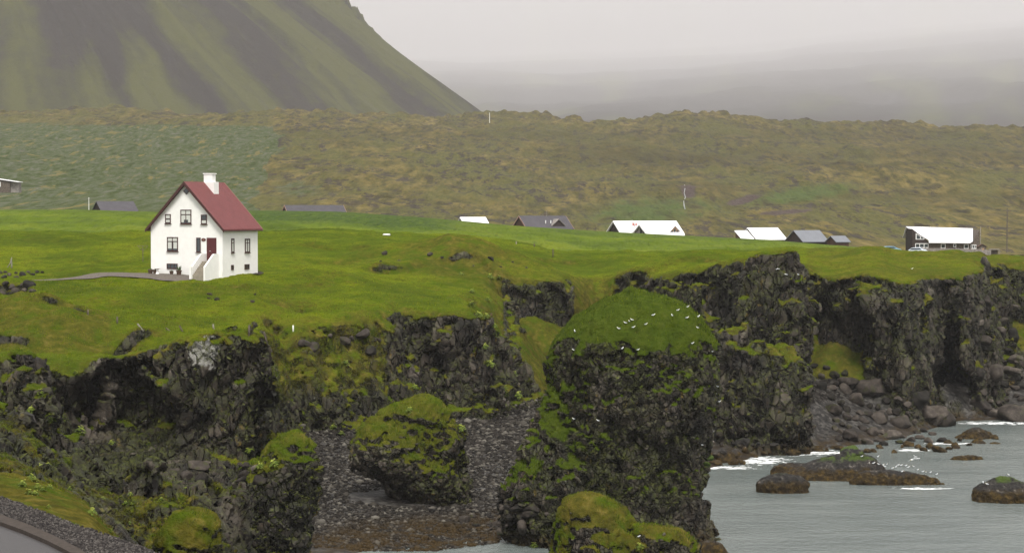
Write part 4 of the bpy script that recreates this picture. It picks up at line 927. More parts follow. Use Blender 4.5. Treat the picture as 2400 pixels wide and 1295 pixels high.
def dormer(e, rf, x, yb, z, wd, hgt, mat_roof, mat_wall, win=True, hw=3.5, pane=True):
    """small gabled dormer standing out of the front roof slope"""
    d_ = MB(); d_.poly([(x - wd, yb, z), (x + wd, yb, z), (x + wd, yb, z + hgt * .35), (x, yb, z + hgt), (x - wd, yb, z + hgt * .35)], (0, 2.6, 0)); o = d_.build('dormer', mat_wall, rf)
    q = MB()
    for sgn in (-1, 1): q.poly([(x, yb - .25, z + hgt + .02), (x + sgn * (wd + .28), yb - .25, z + hgt * .35 - .16), (x + sgn * (wd + .28), yb - .25, z + hgt * .35 - .02), (x, yb - .25, z + hgt + .16)], (0, 3.0, 0))
    q.build('dormer_roof', mat_roof, rf)
    if pane:
        q = MB()
        for k in (-1, 0, 1): q.box(x + k * wd * .6 - wd * .22, x + k * wd * .6 + wd * .22, yb - .04, yb - .005, z + .12, z + hgt * (.40 if k else .62))
        q.build('pane', M['glass'], rf)
    return o
gabled('dark-roofed low house peeking over the field left of the white house', 226, 473, 306, 372, 2.0, 3.9, M['roof_slate'], M['wood_dark'], 26, name='house')
e, rf, L, H = gabled('slate-grey roof with pale rakes showing behind the field right of the white house', 667, 482, 800, 372, 2.2, 3.4, M['roof_slate'], M['wood_brown'], 22, M['rake'])
gabled('small plain white roof showing alone at mid-field edge', 1078, 510, 1138, 380, 2.4, 3.3, M['roof_white'], M['wood_grey'], 24)
e, rf, L, H = gabled('charcoal-roofed house with a gabled dormer and pale bargeboards', 1216, 507, 1327, 392, 2.7, 3.9, M['roof_slate'], M['wood_brown'], 25, M['rake'])
dormer(e, rf, L * .70, -3.1, 3.5, 1.25, 1.75, M['wood_grey'], M['wood_dark'], pane=False, hw=3.9)
for xx in (L * .47, L * .58): MB().tube([(xx, -2.2, 4.2), (xx, -2.2, 5.1)], .09, 8).build('vent_pipe', M['white_metal'], e)
MB().tube([(L * .58, -.2, 5.5), (L * .58, -.2, 7.2)], .035, 6).build('antenna', M['wood_grey'], e)
e, rf, L, H = gabled('white-roofed house with dark gable standing left behind a larger white roof', 1437, 519, 1590, 398, 2.7, 3.7, M['roof_white'], M['wood_dark'], 23, M['trim_white'])
e, rf, L, H = gabled('large white-roofed house with a glazed gable and windowed dormer', 1498, 527, 1588, 386, 2.6, 3.6, M['roof_white'], M['wood_grey'], 30, M['trim_white'])
q = MB()
for k, (a, b) in enumerate(((-2.4, .9), (-1.5, 1.6), (-.6, 2.2))): q.box(-.02 + .3, .26, a, a + .7, 3.1, 3.1 + b)
q.build('window', M['glass'], e)
dormer(e, rf, L * .80, -2.2, 4.0, 1.05, 1.6, M['roof_white'], M['tan'])
e, rf, L, H = gabled('long white roof with lower porch roof at its left end', 1751, 535, 1828, 384, 2.3, 3.4, M['roof_white'], M['wood_brown'], 26)
q = MB(); q.poly([(-3.0, -.0, H - .55), (-3.0, -3.3, 2.9), (-3.0, -3.3, 3.04), (-3.0, 0, H - .4)], (3.0, 0, 0)); q.build('porch_roof', M['roof_white'], e)
MB().poly([(-2.8, -3.0, -1), (-2.8, -3.0, 3.0), (-2.8, -.1, H - .7), (-2.8, -.1, -1)], (2.9, 0, 0)).build('porch_wall', M['wood_brown'], e)
gabled('blue-grey roofed house beside the long white roof', 1859, 541, 1926, 378, 2.2, 3.3, M['roof_grey'], M['wood_dark'], 26)
gabled('smallest blue-grey roofed shed at the right end of the row', 1946, 554, 1984, 374, 1.15, 1.9, M['roof_grey'], M['wood_brown'], 26, base=1.6, name='shed')
# hut on the slope at the left edge
D = 440; e = tag(empty('cabin', (wx(2, D), D, zat(441, D))), 'small brown cabin with pale roof on the slope at the left edge', 'cabin')
MB().poly([(-4, 0, -1), (2.2, 0, -1), (2.2, 0, 1.6), (-1.2, 0, 2.1), (-4, 0, 1.7)], (0, 3.2, 0)).build('wall', M['wood_old'], e)
MB().poly([(-4.4, -.4, 1.72), (-1.2, -.4, 2.14), (4.3, -.4, 1.35), (4.3, -.4, 1.45), (-1.2, -.4, 2.30), (-4.4, -.4, 1.84)], (0, 4, 0)).build('roof', M['roof_white'], e)
MB().box(2.2, 4.0, .6, 3.2, -1, 1.35).build('porch_wall', M['wood_grey'], e)
wf = MB().box(-2.3, .1, -.05, -.01, .35, 1.45).build('window', M['trim_white'], e)
q = MB()
for k in range(3): q.box(-2.2 + k * .78, -1.55 + k * .78, -.08, -.052, .43, 1.37)
q.build('pane', M['curtain'], wf)
# timber house on the right
D = 385.; sc = D / F
def TX(px): return wx(px, D) - wx(2215, D)
zb = zat(600, D); th = tag(empty('timber_house', (wx(2215, D), D, zb)), 'dark timber house with wide white roof and white-framed windows at the far right', 'house')
def TZ(py): return zat(py, D) - zb
MB().poly([(TX(2138), 0, -1.2), (TX(2176), 0, -1.2), (TX(2176), 0, TZ(566)), (TX(2138), 0, TZ(536))], (0, 6.5, 0)).build('wall', M['wood_dark'], th)
MB().poly([(TX(2176) + .01, .05, -1.2), (TX(2282), .05, -1.2), (TX(2282), .05, TZ(568)), (TX(2176) + .01, .05, TZ(568))], (0, 6.2, 0)).build('wall', M['wood_old'], th)
MB().poly([(TX(2282) + .01, .02, -1.2), (TX(2296), .02, -1.2), (TX(2296), .02, TZ(538)), (TX(2282) + .01, .02, TZ(562))], (0, 6.3, 0)).build('wall', M['wood_old'], th)
bk = 5.0; up = .0
ridge_l, ridge_r = (TX(2135), bk, TZ(533) + .02), (TX(2294), bk, TZ(537.5) + .02)
rv = [(TX(2175), -.75, TZ(563)), (TX(2278), -.75, TZ(566)), ridge_r, ridge_l]
MB().poly(rv, (0, 0, .16)).build('roof', M['roof_white'], th)
MB().poly([(TX(2175), -.80, TZ(569)), (TX(2272), -.80, TZ(570)), (TX(2279), -.80, TZ(564.5)), (TX(2174), -.80, TZ(561.5))], (0, .045, 0)).build('fascia', M['roof_white'], th)
MB().poly([ridge_l, ridge_r, (TX(2294), bk + 3, TZ(537.5) - 2.2), (TX(2135), bk + 3, TZ(533) - 2.2)], (0, .02, .15)).build('roof', M['roof_white'], th)
for x0, x1, y0, y1, n_ in ((2145, 2176, 570, 581, 3), (2205, 2216, 571, 582, 1), (2234, 2241, 571, 579, 1), (2259, 2270, 572, 583, 1), (2275, 2288, 573, 583, 3)):
    wf = window(TX(x0), TX(x1), TZ(y1), TZ(y0), n_, [], parent=th, mat='trim_white', fr=.12, sill=False, wall=0.0)
wf = MB().poly([(TX(2146), -.09, TZ(561)), (TX(2166), -.09, TZ(561)), (TX(2166), -.09, TZ(558)), (TX(2146), -.09, TZ(546))], (0, .08, 0)).build('window', M['trim_white'], th)
MB().poly([(TX(2148), -.12, TZ(559.5)), (TX(2156), -.12, TZ(559.5)), (TX(2156), -.12, TZ(553)), (TX(2148), -.12, TZ(549))], (0, .028, 0)).poly([(TX(2158), -.12, TZ(559.5)), (TX(2164), -.12, TZ(559.5)), (TX(2164), -.12, TZ(557.5)), (TX(2158), -.12, TZ(554))], (0, .028, 0)).build('pane', M['glass'], wf)
MB().tube([(TX(2297), -.3, -1), (TX(2297), -.3, TZ(531))], .07, 6).build('corner_post', M['wood_grey'], th)
# board fence round it
D = 374.; zb = zat(603, D); fe = tag(empty('fence', (wx(2150, D), D, zb)), 'low silvered board fence in front of the timber house', 'fence')
def FX(px): return wx(px, D) - wx(2150, D)
def FZ(py): return zat(py, D) - zb
q = MB(); rr = random.Random(4); x = FX(2150)
while x < FX(2300):
    q.box(x, x + .17, rr.uniform(-.01, .01), .03, -.6, FZ(580.5 + (x / FX(2300)) * 3) + rr.uniform(-.05, .05)); x += .205
q.build('board_panel', M['wood_grey'], fe)
q = MB(); x = FX(2301)
while x < FX(2320):
    q.box(x, x + .17, -.01, .03, -.6, FZ(585) + rr.uniform(-.05, .05)); x += .205
q.build('board_panel', M['wood_grey'], fe)
for px_ in (2168, 2203, 2240, 2275, 2300): MB().box(FX(px_), FX(px_) + .16, .035, .19, -.6, FZ(579.5)).build('post', M['wood_grey'], fe)
zb2 = zat(600, 376); sh = tag(empty('lean_to', (wx(2332, 376), 376, zb2)), 'small open wooden bin shelter at the right end of the fence', 'shelter')
MB().box(-.95, .95, 0, 1.2, 1.25, 1.4).build('roof', M['wood_grey'], sh)
for xx in (-.9, .75): MB().box(xx, xx + .15, .02, .16, -.5, 1.25).build('post', M['wood_grey'], sh)
MB().box(-.7, .7, .6, .7, -.5, 1.2).build('panel', M['wood_old'], sh)
zb2 = zat(600, 380); sh = tag(empty('playhouse', (wx(2303, 380), 380, zb2)), 'little tan-fronted playhouse between the timber house and the shelter', 'playhouse')
MB().poly([(-.8, 0, -.5), (.7, 0, -.5), (.7, 0, 1.9), (-.05, 0, 2.3), (-.8, 0, 1.9)], (0, 1.2, 0)).build('wall', M['wood_old'], sh)
MB().box(-.3, .3, -.06, -.005, .9, 1.6).build('shutter', M['tan'], sh)
q = MB()
for sgn in (-1, 1): q.poly([(-.05, -.2, 2.33), (-.05 + sgn * 1.0, -.2, 1.78), (-.05 + sgn * 1.0, -.2, 1.86), (-.05, -.2, 2.42)], (0, 1.6, 0))
q.build('roof', M['wood_brown'], sh)
# flat black board wall running off right
D = 372; bw = tag(MB().box(0, 12, 0, .12, -.4, .42).build('low_wall', M['wood_dark'], None, loc=(wx(2350, D), D, zat(602, D))), 'long low dark wall running off the right edge behind the cliff top', 'wall')
# cars
def car(label, px, py, D, rz, body, suv=False):
    o = tag(empty('parked_car', (wx(px, D), D, zat(py, D)), rz), label, 'car', 'cars parked by the timber house')
    k = 1.12 if suv else 1.0
    prof = [(-2.1, .35), (-2.15, .75), (-1.95, .92), (-1.55, .98 * k), (-1.05, 1.38 * k), (.55, 1.42 * k), (1.15, 1.02 * k), (1.95, .86), (2.12, .62), (2.1, .35)]
    b = MB(); b.poly([(x_, -.82, z_) for x_, z_ in prof], (0, 1.64, 0)); bmesh.ops.bevel(b.bm, geom=list(b.bm.edges), offset=.07, segments=2, affect='EDGES'); b.build('body', body, o, True)
    for y0 in (-.835, .80): MB().poly([(-1.45, y0, 1.0 * k), (-1.02, y0, 1.30 * k), (.48, y0, 1.33 * k), (.95, y0, 1.04 * k)], (0, .035, 0)).build('side_window', M['glass'], o)
    MB().poly([(1.12, -.68, 1.06 * k), (.62, -.66, 1.38 * k), (.62, .66, 1.38 * k), (1.12, .68, 1.06 * k)], (.03, 0, .03)).build('windshield', M['glass'], o)
    for x_ in (-1.35, 1.35):
        for y_ in (-.86, .66):
            w_ = MB(); w_.lathe([(.33, 0), (.33, .2)], 16); bmesh.ops.rotate(w_.bm, verts=w_.bm.verts, matrix=Matrix.Rotation(-math.pi / 2, 3, 'X')); w_.build('wheel', M['black_plastic'], o, True, (x_, y_, .33))
    return o
car('pale blue hatchback parked behind the cliff top left of the timber house', 2086, 594, 368, math.radians(8), M['car_blue'])
car('silver-white car with blue windows parked right beside the timber house', 2152, 599, 366, math.radians(-24), M['car_white'], True)
# flags and poles
D = 384; fp = tag(empty('flagpole', (wx(1481.5, D), D, zat(540, D))), 'short white flagpole with red and white flag before the white roofs', 'flagpole')
MB().tube([(0, 0, -1), (0, 0, zat(516, D) - zat(540, D))], .06, 8).build('pole', M['white_metal'], fp)
q = MB(); hp = zat(521, D) - zat(540, D)
q.poly([(.08, 0, hp), (.4, .03, hp - .12), (1.0, -.05, hp - .25), (1.0, -.05, hp - .55), (.5, .04, hp - .75), (.08, 0, hp - .65)], (0, .02, 0)); fl = q.build('flag', M['red'], fp)
MB().poly([(.3, -.03, hp - .2), (.8, -.06, hp - .3), (.8, -.06, hp - .5), (.3, -.03, hp - .5)], (0, .012, 0)).build('cross', M['trim_white'], fl)
D = 352; fp = tag(empty('flagpole', (wx(209, D), D, zat(493, D))), 'white pole standing at the field edge beside the dark roof', 'pole')
MB().tube([(0, 0, -.8), (0, 0, zat(465, D) - zat(493, D))], [.07, .04], 8).build('pole', M['white_metal'], fp)
MB().lathe([(.0, 0), (.09, .06), (.09, .12), (0, .17)], 10, (0, 0, zat(465, D) - zat(493, D))).build('finial', M['white_metal'], fp, True)
D = 1380; ms = tag(empty('mast', (wx(1147.5, D), D, zat(292, D))), 'thin pale mast on the moorland skyline', 'mast')
MB().tube([(0, 0, -3), (0, 0, 8.5)], [.26, .2], 6).build('pole', M['white_metal'], ms)
def pole(px, py0, py1, D, label):
    o = tag(empty('utility_pole', (wx(px, D), D, zat(py1, D))), label, 'utility pole')
    h_ = zat(py0, D) - zat(py1, D); MB().tube([(0, 0, -2), (0, 0, h_)], .14, 6).build('pole', M['wood_old'], o); MB().box(-1.0, 1.0, -.06, .06, h_ - .7, h_ - .5).build('crossarm', M['wood_old'], o)
pole(2360, 488, 572, 460, 'faint wooden utility pole rising near the right edge beyond the timber house')
pole(1277, 496, 508, 405, 'short dark pole just behind the charcoal roof')
# fence posts in the field
posts = [(206,737,.42,0,'thin dark fence post on the grass below the left mound'),(275,758,.62,0,'dark fence post standing in the hollow, second from the left'),(332,771,.6,-38,'grey fence post leaning hard to the left'),
 (398,776,.45,-50,'short fence post almost fallen over'),(428,777,.62,-28,'leaning fence post left of the white-topped cliff'),(501,772,.5,-8,'pale fence post on top of the white-stained rock mass'),
 (584,787,.85,0,'upright dark fence post above the rock mass, stoutest of the row'),(626,806,1.0,-14,'fence post tilted left at the cliff notch'),(687,777,.62,0,'white marker post near the cliff rim'),
 (1210,573,.5,0,'tiny pale post on the green rise below the small white roof'),(1252,579,.55,0,'tiny dark post right of the pale one on the green rise'),(1296,603,1.15,0,'tall thin dark post standing alone on the green rise')]
for px_, py_, h_, tl, lab in posts:
    loc, _, _ = hit(px_, py_); m_ = 'trim_white' if 'white' in lab.split()[0] else ('wood_grey' if lab.split()[0] in ('grey', 'pale') or 'pale post' in lab else 'wood_old')
    if 'marker' in lab: m_ = 'trim_white'
    q = MB(); q.tube([(0, 0, -.25), (0, 0, h_ * .95), (0, 0, h_)], [.08, .075, .05], 7)
    o = q.build('fence_post', M[m_], None, True, loc); o.rotation_euler = (random.Random(px_).uniform(-.1, .1), math.radians(tl), 0); tag(o, lab, 'fence post', 'posts standing about the field')
loc, _, _ = hit(906, 551); o = MB().box(-.55, .55, -.3, .3, -.1, .22, .09).build('stone', M['trim_white'], None, True, loc); tag(o, 'single flat white stone lying on the grass above the mound', 'stone')
# driftwood figure on the rocks at left
loc, _, _ = hit(27, 628)
dwd = tag(empty('driftwood', loc), 'upright weathered driftwood stump with a slanting brace by the drive', 'driftwood')
MB().tube([(0, 0, -.1), (.02, 0, .5), (-.03, 0, 1.0), (.05, 0, 1.3)], [.11, .09, .09, .03], 8).build('stump', M['wood_grey'], dwd, True)
MB().tube([(-.55, 0, -.05), (-.2, 0, .5), (-.02, 0, .95)], [.07, .06, .05], 7).build('brace', M['wood_grey'], dwd, True)

# ------------------------------------------------------------------ loose stones
def stone_mesh(seed, flat=.75, sub=3, rough=.22, facet=True):
    bm = bmesh.new(); bmesh.ops.create_icosphere(bm, subdivisions=sub, radius=1); rr = random.Random(seed)
    V = np.array([v.co for v in bm.verts]); 
    if facet:
        for _ in range(9):
            n = np.array([rr.gauss(0, 1) for _ in range(3)]); n /= np.linalg.norm(n); c = rr.uniform(.55, .85); t = V @ n; V = V - np.where(t > c, t - c, 0)[:, None] * n
    V = V * (1 + rough * fbm(V[:, 0] * 1.2, V[:, 1] * 1.2, V[:, 2] * 1.2, 3, seed))[:, None]; V[:, 2] *= flat; V[:, 1] *= rr.uniform(.7, 1)
    for v, c in zip(bm.verts, V): v.co = c
    me = bpy.data.meshes.new('boulder'); bm.to_mesh(me); bm.free(); me.polygons.foreach_set('use_smooth', [True] * len(me.polygons)); return me
SM = [stone_mesh(k) for k in range(9)]
for me in SM: me.materials.append(M['boulder'])
SMK = [stone_mesh(20 + k) for k in range(4)]
for me in SMK: me.materials.append(M['searock'])
def put_boulder(px, py, r, label, group, seed, mats=SM, loc=None):
    rr = random.Random(seed); 
    if loc is None: loc, _, _ = hit(px, py)
    o = bpy.data.objects.new('boulder', mats[seed % len(mats)]); COL.objects.link(o)
    o.location = (loc.x, loc.y, loc.z + r * .18); o.scale = (r * rr.uniform(.85, 1.3), r, r * rr.uniform(.75, 1.1)); o.rotation_euler = (rr.uniform(-.4, .4), rr.uniform(-.4, .4), rr.uniform(0, 6.28))
    return tag(o, label, 'boulder', group)
rr = random.Random(77)
big = [(2150, 940, 1.5, 'largest grey boulder in front of the sea cave, pointed top'), (2185, 985, 1.9, 'broad angular boulder at the waterline below the dark cave'), (2060, 985, 1.5, 'tall ridged boulder in the middle of the rubble slope'),
 (1990, 905, 1.5, 'long pale-topped boulder high on the rubble slope'), (2310, 710, 1.1, 'rounded grey boulder perched on the green ledge at right'), (2370, 790, 1.3, 'round grey boulder by the right edge above the rubble'),
 (2345, 780, .9, 'round boulder just left of the edge boulder on the green ledge'), (2330, 880, 1.8, 'dark smooth boulder leaning against the right cliff foot'), (2380, 985, 1.8, 'wide wet boulder at the right edge by the water')]
for i, (a, b, r, lab) in enumerate(big): put_boulder(a, b, r, lab, None, 500 + i)
def inpoly(x, y, pl):
    c = False
    for i in range(len(pl)):
        (ax, ay), (bx_, by_) = pl[i], pl[(i + 1) % len(pl)]
        if (ay > y) != (by_ > y) and x < (bx_ - ax) * (y - ay) / (by_ - ay) + ax: c = not c
    return c
def scatter(poly, n, r0, r1, label, group, seed, mats=SM):
    q = random.Random(seed); k = 0; xs_ = [p_[0] for p_ in poly]; ys_ = [p_[1] for p_ in poly]; taken = []
    for _ in range(n * 40):
        a, b = q.uniform(min(xs_), max(xs_)), q.uniform(min(ys_), max(ys_)); r = r0 + (r1 - r0) * q.random() ** 2.2
        if not inpoly(a, b, poly) or any((a - t[0]) ** 2 + (b - t[1]) ** 2 < (14 * (r + t[2])) ** 2 for t in taken): continue
        taken.append((a, b, r)); put_boulder(a, b, r, label, group, seed * 1000 + k, mats); k += 1
        if k >= n: break
scatter([(1905,850),(1990,880),(2080,930),(2160,950),(2230,1000),(2210,1040),(2080,1045),(1960,1040),(1940,960)], 110, .5, 2.0, 'brown-grey rubble boulder below the cliff', 'boulders of the rubble slope', 5)
scatter([(2290,880),(2400,830),(2400,975),(2330,985),(2290,960)], 34, .5, 1.5, 'dark boulder heaped at the right edge under the cliff', 'boulders at the right edge', 6)
scatter([(2280,690),(2400,700),(2400,860),(2300,860)], 14, .4, 1.0, 'grey boulder resting on the green ledges at the right edge', 'boulders on the green ledge', 7)
scatter([(1655,1030),(1790,1040),(1950,1048),(2210,1040),(2330,1010),(2330,1040),(2200,1062),(1980,1068),(1800,1062),(1770,1090),(1655,1090)], 46, .35, 1.0, 'kelp-hung waterline boulder', 'kelp-hung boulders at the waterline', 8, SMK)
scatter([(1130,1180),(1280,1190),(1290,1250),(1180,1252),(1060,1240),(1060,1215)], 22, .25, .7, 'dark wet boulder between the beach and the foot of the tall stack', 'wet boulders by the stack foot', 9)
scatter([(390,1085),(600,1090),(610,1130),(420,1130)], 16, .3, .8, 'dark boulder fallen at the foot of the big left rock mass', 'boulders under the left rock mass', 10)
scatter([(0,640),(70,636),(115,640),(60,650),(0,655)], 12, .3, .62, 'black lava stone in the rough wall beside the drive', 'stones of the wall beside the drive', 11)
scatter([(0,668),(70,668),(78,685),(40,694),(0,690)], 9, .4, .9, 'black lava rock of the outcrop below the drive', 'rocks of the outcrop below the drive', 12)
scatter([(470,685),(620,690),(620,712),(470,705)], 5, .15, .45, 'pale rock showing through the grass of the mound below the house', 'rocks on the mound below the house', 13)
scatter([(850,590),(950,580),(1180,600),(1290,640),(1000,650),(860,620)], 12, .2, .6, 'small grey rock poking out of the green rise', 'rocks on the green rise', 14)
scatter([(640,800),(880,770),(900,800),(880,850),(760,830)], 9, .3, .8, 'grey rock embedded in the mossy slope above the beach', 'rocks in the mossy slope', 15)

ORD = 'first second third fourth fifth sixth seventh eighth ninth tenth eleventh twelfth thirteenth fourteenth fifteenth sixteenth seventeenth eighteenth nineteenth twentieth twenty-first twenty-second twenty-third twenty-fourth twenty-fifth'.split()
def number_off():
    """things of one group that would share a label are told apart by their order from the left"""
    by = {}
    for o in COL.objects:
        if o.parent is None and 'label' in o and 'group' in o: by.setdefault((o['group'], o['label']), []).append(o)
    for (gr, lb), os_ in by.items():
        if len(os_) < 2: continue
        os_.sort(key=lambda o: o.location.x / o.location.y)
        if len(os_) <= 25:
            for i, o in enumerate(os_): o['label'] = ORD[i] + ' from left: ' + lb
        else:
            zs_ = sorted(o.location.z for o in os_); t1_, t2_ = zs_[len(zs_) // 3], zs_[2 * len(zs_) // 3]; rows = {}
            for o in os_: rows.setdefault('lowest' if o.location.z < t1_ else ('middle' if o.location.z < t2_ else 'topmost'), []).append(o)
            for rn, ro in rows.items():
                ss = sorted(o.scale.y for o in ro); md = ss[len(ss) // 2]; cls = {}
                for o in ro: cls.setdefault('larger' if o.scale.y >= md else 'smaller', []).append(o)
                for cn, co in cls.items():
                    for i, o in enumerate(co): o['label'] = ORD[min(i, 24)] + ' from left among ' + cn + ', ' + rn + ': ' + lb
# pebbles of the beach: nobody could count them
def pebbles():
    q = np.random.RandomState(3); bm = bmesh.new(); bmesh.ops.create_icosphere(bm, subdivisions=1, radius=1); bm.verts.ensure_lookup_table()
    PV = np.array([v.co for v in bm.verts]); PF = np.array([[v.index for v in f.verts] for f in bm.faces]); bm.free()
    out = []
    tm = GRASSY[0][0]
    n = 60000; D_ = np.exp(q.uniform(math.log(136), math.log(232), n)); px_ = q.uniform(680, 1420, n); x = (px_ - CX) / F * D_
    zB = BT(px_, D_); e_, _, _ = poly_field(x, D_, EDGE)
    k = (zB > -.35) & (e_ > .5); x, D_, zB, px_ = x[k], D_[k], zB[k], px_[k]
    r = .055 + .15 * q.rand(len(x)) ** 2.4; r *= 1 + .5 * (D_ > 175); big_ = q.rand(len(x)) < .02; r[big_] *= 1.9
    nn = len(x); S3 = np.stack([r * q.uniform(.8, 1.4, nn), r * q.uniform(.8, 1.3, nn), r * q.uniform(.5, .9, nn)], 1)
    a = q.uniform(0, 6.28, nn); V = PV[None] * S3[:, None] * (1 + .12 * q.randn(nn, len(PV), 1).clip(-1.5, 1.5))
    X = V[..., 0] * np.cos(a)[:, None] - V[..., 1] * np.sin(a)[:, None]; Y = V[..., 0] * np.sin(a)[:, None] + V[..., 1] * np.cos(a)[:, None]
    zz2 = np.array([gz(float(xx), float(yy)) for xx, yy in zip(x, D_)]); ok = (zz2 < 6.2) & (zz2 - zB < .8); 
    V = np.stack([X + x[:, None], Y + D_[:, None], V[..., 2] + (zz2 + r * .15)[:, None]], -1)[ok]; nn = len(V)
    c = np.repeat(q.rand(nn), len(PV)); Fc = (PF[None] + (np.arange(nn) * len(PV))[:, None, None]).reshape(-1, 3)
    g = G('pebbles', .8, .12); g.p = g.pos(); ca = g.attr('shade')
    col = g.ramp(ca, [(0, (.009, .008, .007)), (.45, (.020, .017, .014)), (.8, (.046, .041, .034)), (1, (.135, .125, .105))])
    g.color(g.mix(g.math('MULTIPLY', g.map(g.sepz(g.p), .95, .3), g.map(g.noise(.5, 4), .38, .55)), col, (.038, .024, .008)))
    o = mesh_np('pebbles', V.reshape(-1, 3).astype(np.float32), Fc, True, dict(shade=c), g.m); tag(o, kind='stuff')
pebbles()

# grass blades: fuzz on turf of the rocks and the near field
def blades():
    q = np.random.RandomState(8); Vs, Cs = [], []
    for gi, (V, Q, tf) in enumerate(GRASSY):
        a, b, c_, d_ = (V[Q[:, k]] for k in range(4)); area = .5 * np.linalg.norm(np.cross(c_ - a, d_ - b), axis=1); t = tf[Q].mean(1)
        D_ = a[:, 1]; wgt = area * (t > .55) * np.clip((150 / D_) ** 2, .15, 2) * (D_ > 78) * (sstep(225, 165, D_) if gi == 0 else 1)
        n = int(min(110000 if gi == 0 else 16000, wgt.sum() * (40 if gi else 30)))
        if n < 10: continue
        f = q.choice(len(Q), n, p=wgt / wgt.sum()); u, v = q.rand(n, 1), q.rand(n, 1)
        p0 = (a[f] * (1 - u) + b[f] * u) * (1 - v) + (d_[f] * (1 - u) + c_[f] * u) * v
        sc_ = (D_[f] / 150)[:, None]; hgt = q.uniform(.05, .16 if gi == 0 else .26, (n, 1)) * np.clip(sc_, .7, 1.3); an = q.uniform(0, 6.28, (n, 1)); wd = .035 * sc_
        side = np.concatenate([np.cos(an), np.sin(an), 0 * an], 1) * wd; lean = np.concatenate([q.normal(.25, .35, (n, 1)), q.normal(-.1, .35, (n, 1)), 0 * an], 1) * hgt
        up = np.concatenate([0 * an, 0 * an, hgt], 1) + lean
        Vs.append(np.stack([p0 - side - [0, 0, .03], p0 + side - [0, 0, .03], p0 + up], 1).reshape(-1, 3)); Cs.append(np.repeat(np.clip(q.normal(.5, .22 if gi == 0 else .34, n) - .30 * (D_[f] < 118) + .25 * np.abs(q.randn(n)) * (D_[f] < 118) - (0 if gi == 0 else (.42 if gi == 1 else .12)), 0, 1), 3))
    V = np.concatenate(Vs); F_ = np.arange(len(V)).reshape(-1, 3)
    g = G('grass_blades', .9, .05); g.p = g.pos(); c = g.attr('shade')
    g.color(g.ramp(c, [(0, (.034, .058, .004)), (.5, (.115, .155, .004)), (.8, (.165, .185, .010)), (1, (.20, .175, .04))]))
    o = mesh_np('grass', V.astype(np.float32), F_, True, dict(shade=np.concatenate(Cs)), g.m); tag(o, kind='stuff')
blades()

# ------------------------------------------------------------------ near road, kerb and gravel at the lower left
M['asphalt'] = simple('wet_asphalt', (.052, .049, .049), .55, .4, .3, 20, .15)
M['kerb'] = simple('kerb_concrete', (.050, .040, .033), .9, .2, .4, 10, .2)
g = G('dark_gravel', .9, .25); g.p = g.pos(); v_ = g.n('TexVoronoi', {'Vector': g.p, 'Scale': 9.0}); cc = g.n('SeparateColor', {0: v_.outputs[1]}).outputs[0]
g.color(g.ramp(cc, [(0, (.012, .010, .010)), (.6, (.036, .031, .028)), (1, (.095, .085, .078))])); g.bump(g.math('ADD', cc, g.math('MULTIPLY', v_.outputs[0], -1.0)), 1.0, .12); M['gravel'] = g.m
ZR = 13.15
def flat_poly(name, pts, z, mat, dz=0, kind='structure'):
    q = MB(); W2 = []
    for px_, py_ in pts:
        y = (CAMZ - z) / ((py_ - 500) / F); W2.append((wx(px_, y), y, z))
    q.poly(W2, (0, 0, -max(dz, .05))); o = q.build(name, mat); return tag(o, kind=kind)
edge_o = [(-420, 1110), (-200, 1125), (0, 1167), (80, 1196), (160, 1228), (240, 1255), (310, 1278), (380, 1305), (520, 1375)]
kerb_o = [(-420, 1150), (-200, 1165), (0, 1208), (60, 1230), (120, 1256), (180, 1287), (220, 1312), (300, 1375)]
kerb_i = [(px_ - 12, py_ + 14) for px_, py_ in kerb_o]
flat_poly('gravel', edge_o + kerb_o[::-1], ZR + .06, M['gravel'], .5)
flat_poly('kerb', [(a, b + .2) for a, b in kerb_o] + kerb_i[::-1], ZR + .14, M['kerb'], .6)
flat_poly('road', [(a, b + 2) for a, b in kerb_i] + [(300, 1800), (-420, 1800)], ZR + .0, M['asphalt'], .5)
def verge_stones():
    q = np.random.RandomState(5); bm = bmesh.new(); bmesh.ops.create_icosphere(bm, subdivisions=1, radius=1); bm.verts.ensure_lookup_table()
    PV = np.array([v.co for v in bm.verts]); PF = np.array([[v.index for v in f.verts] for f in bm.faces]); bm.free()
    n = 16000; py_ = q.uniform(1150, 1330, n); px_ = q.uniform(-80, 420, n); eo = np.interp(px_, [a for a, b in edge_o], [b for a, b in edge_o]); ko = np.interp(px_, [a for a, b in kerb_o], [b for a, b in kerb_o])
    k = (py_ > eo - 2) & (py_ < ko - 1); px_, py_ = px_[k], py_[k]; y = (CAMZ - ZR - .06) / ((py_ - 500) / F); x = (px_ - CX) / F * y; nn = len(x)
    r = q.uniform(.02, .055, nn); V = PV[None] * r[:, None, None] * q.uniform(.6, 1.3, (nn, 1, 3)); V = V + np.stack([x, y, np.full(nn, ZR + .065)], 1)[:, None]
    Fc = (PF[None] + (np.arange(nn) * len(PV))[:, None, None]).reshape(-1, 3)
    g = G('gravel_stones', .9, .25); g.p = g.pos(); g.color(g.ramp(g.attr('shade'), [(0, (.014, .012, .012)), (.6, (.040, .034, .031)), (1, (.11, .10, .09))]))
    o = mesh_np('gravel', V.reshape(-1, 3).astype(np.float32), Fc, True, dict(shade=np.repeat(q.rand(nn), len(PV))), g.m); tag(o, kind='stuff')
verge_stones()

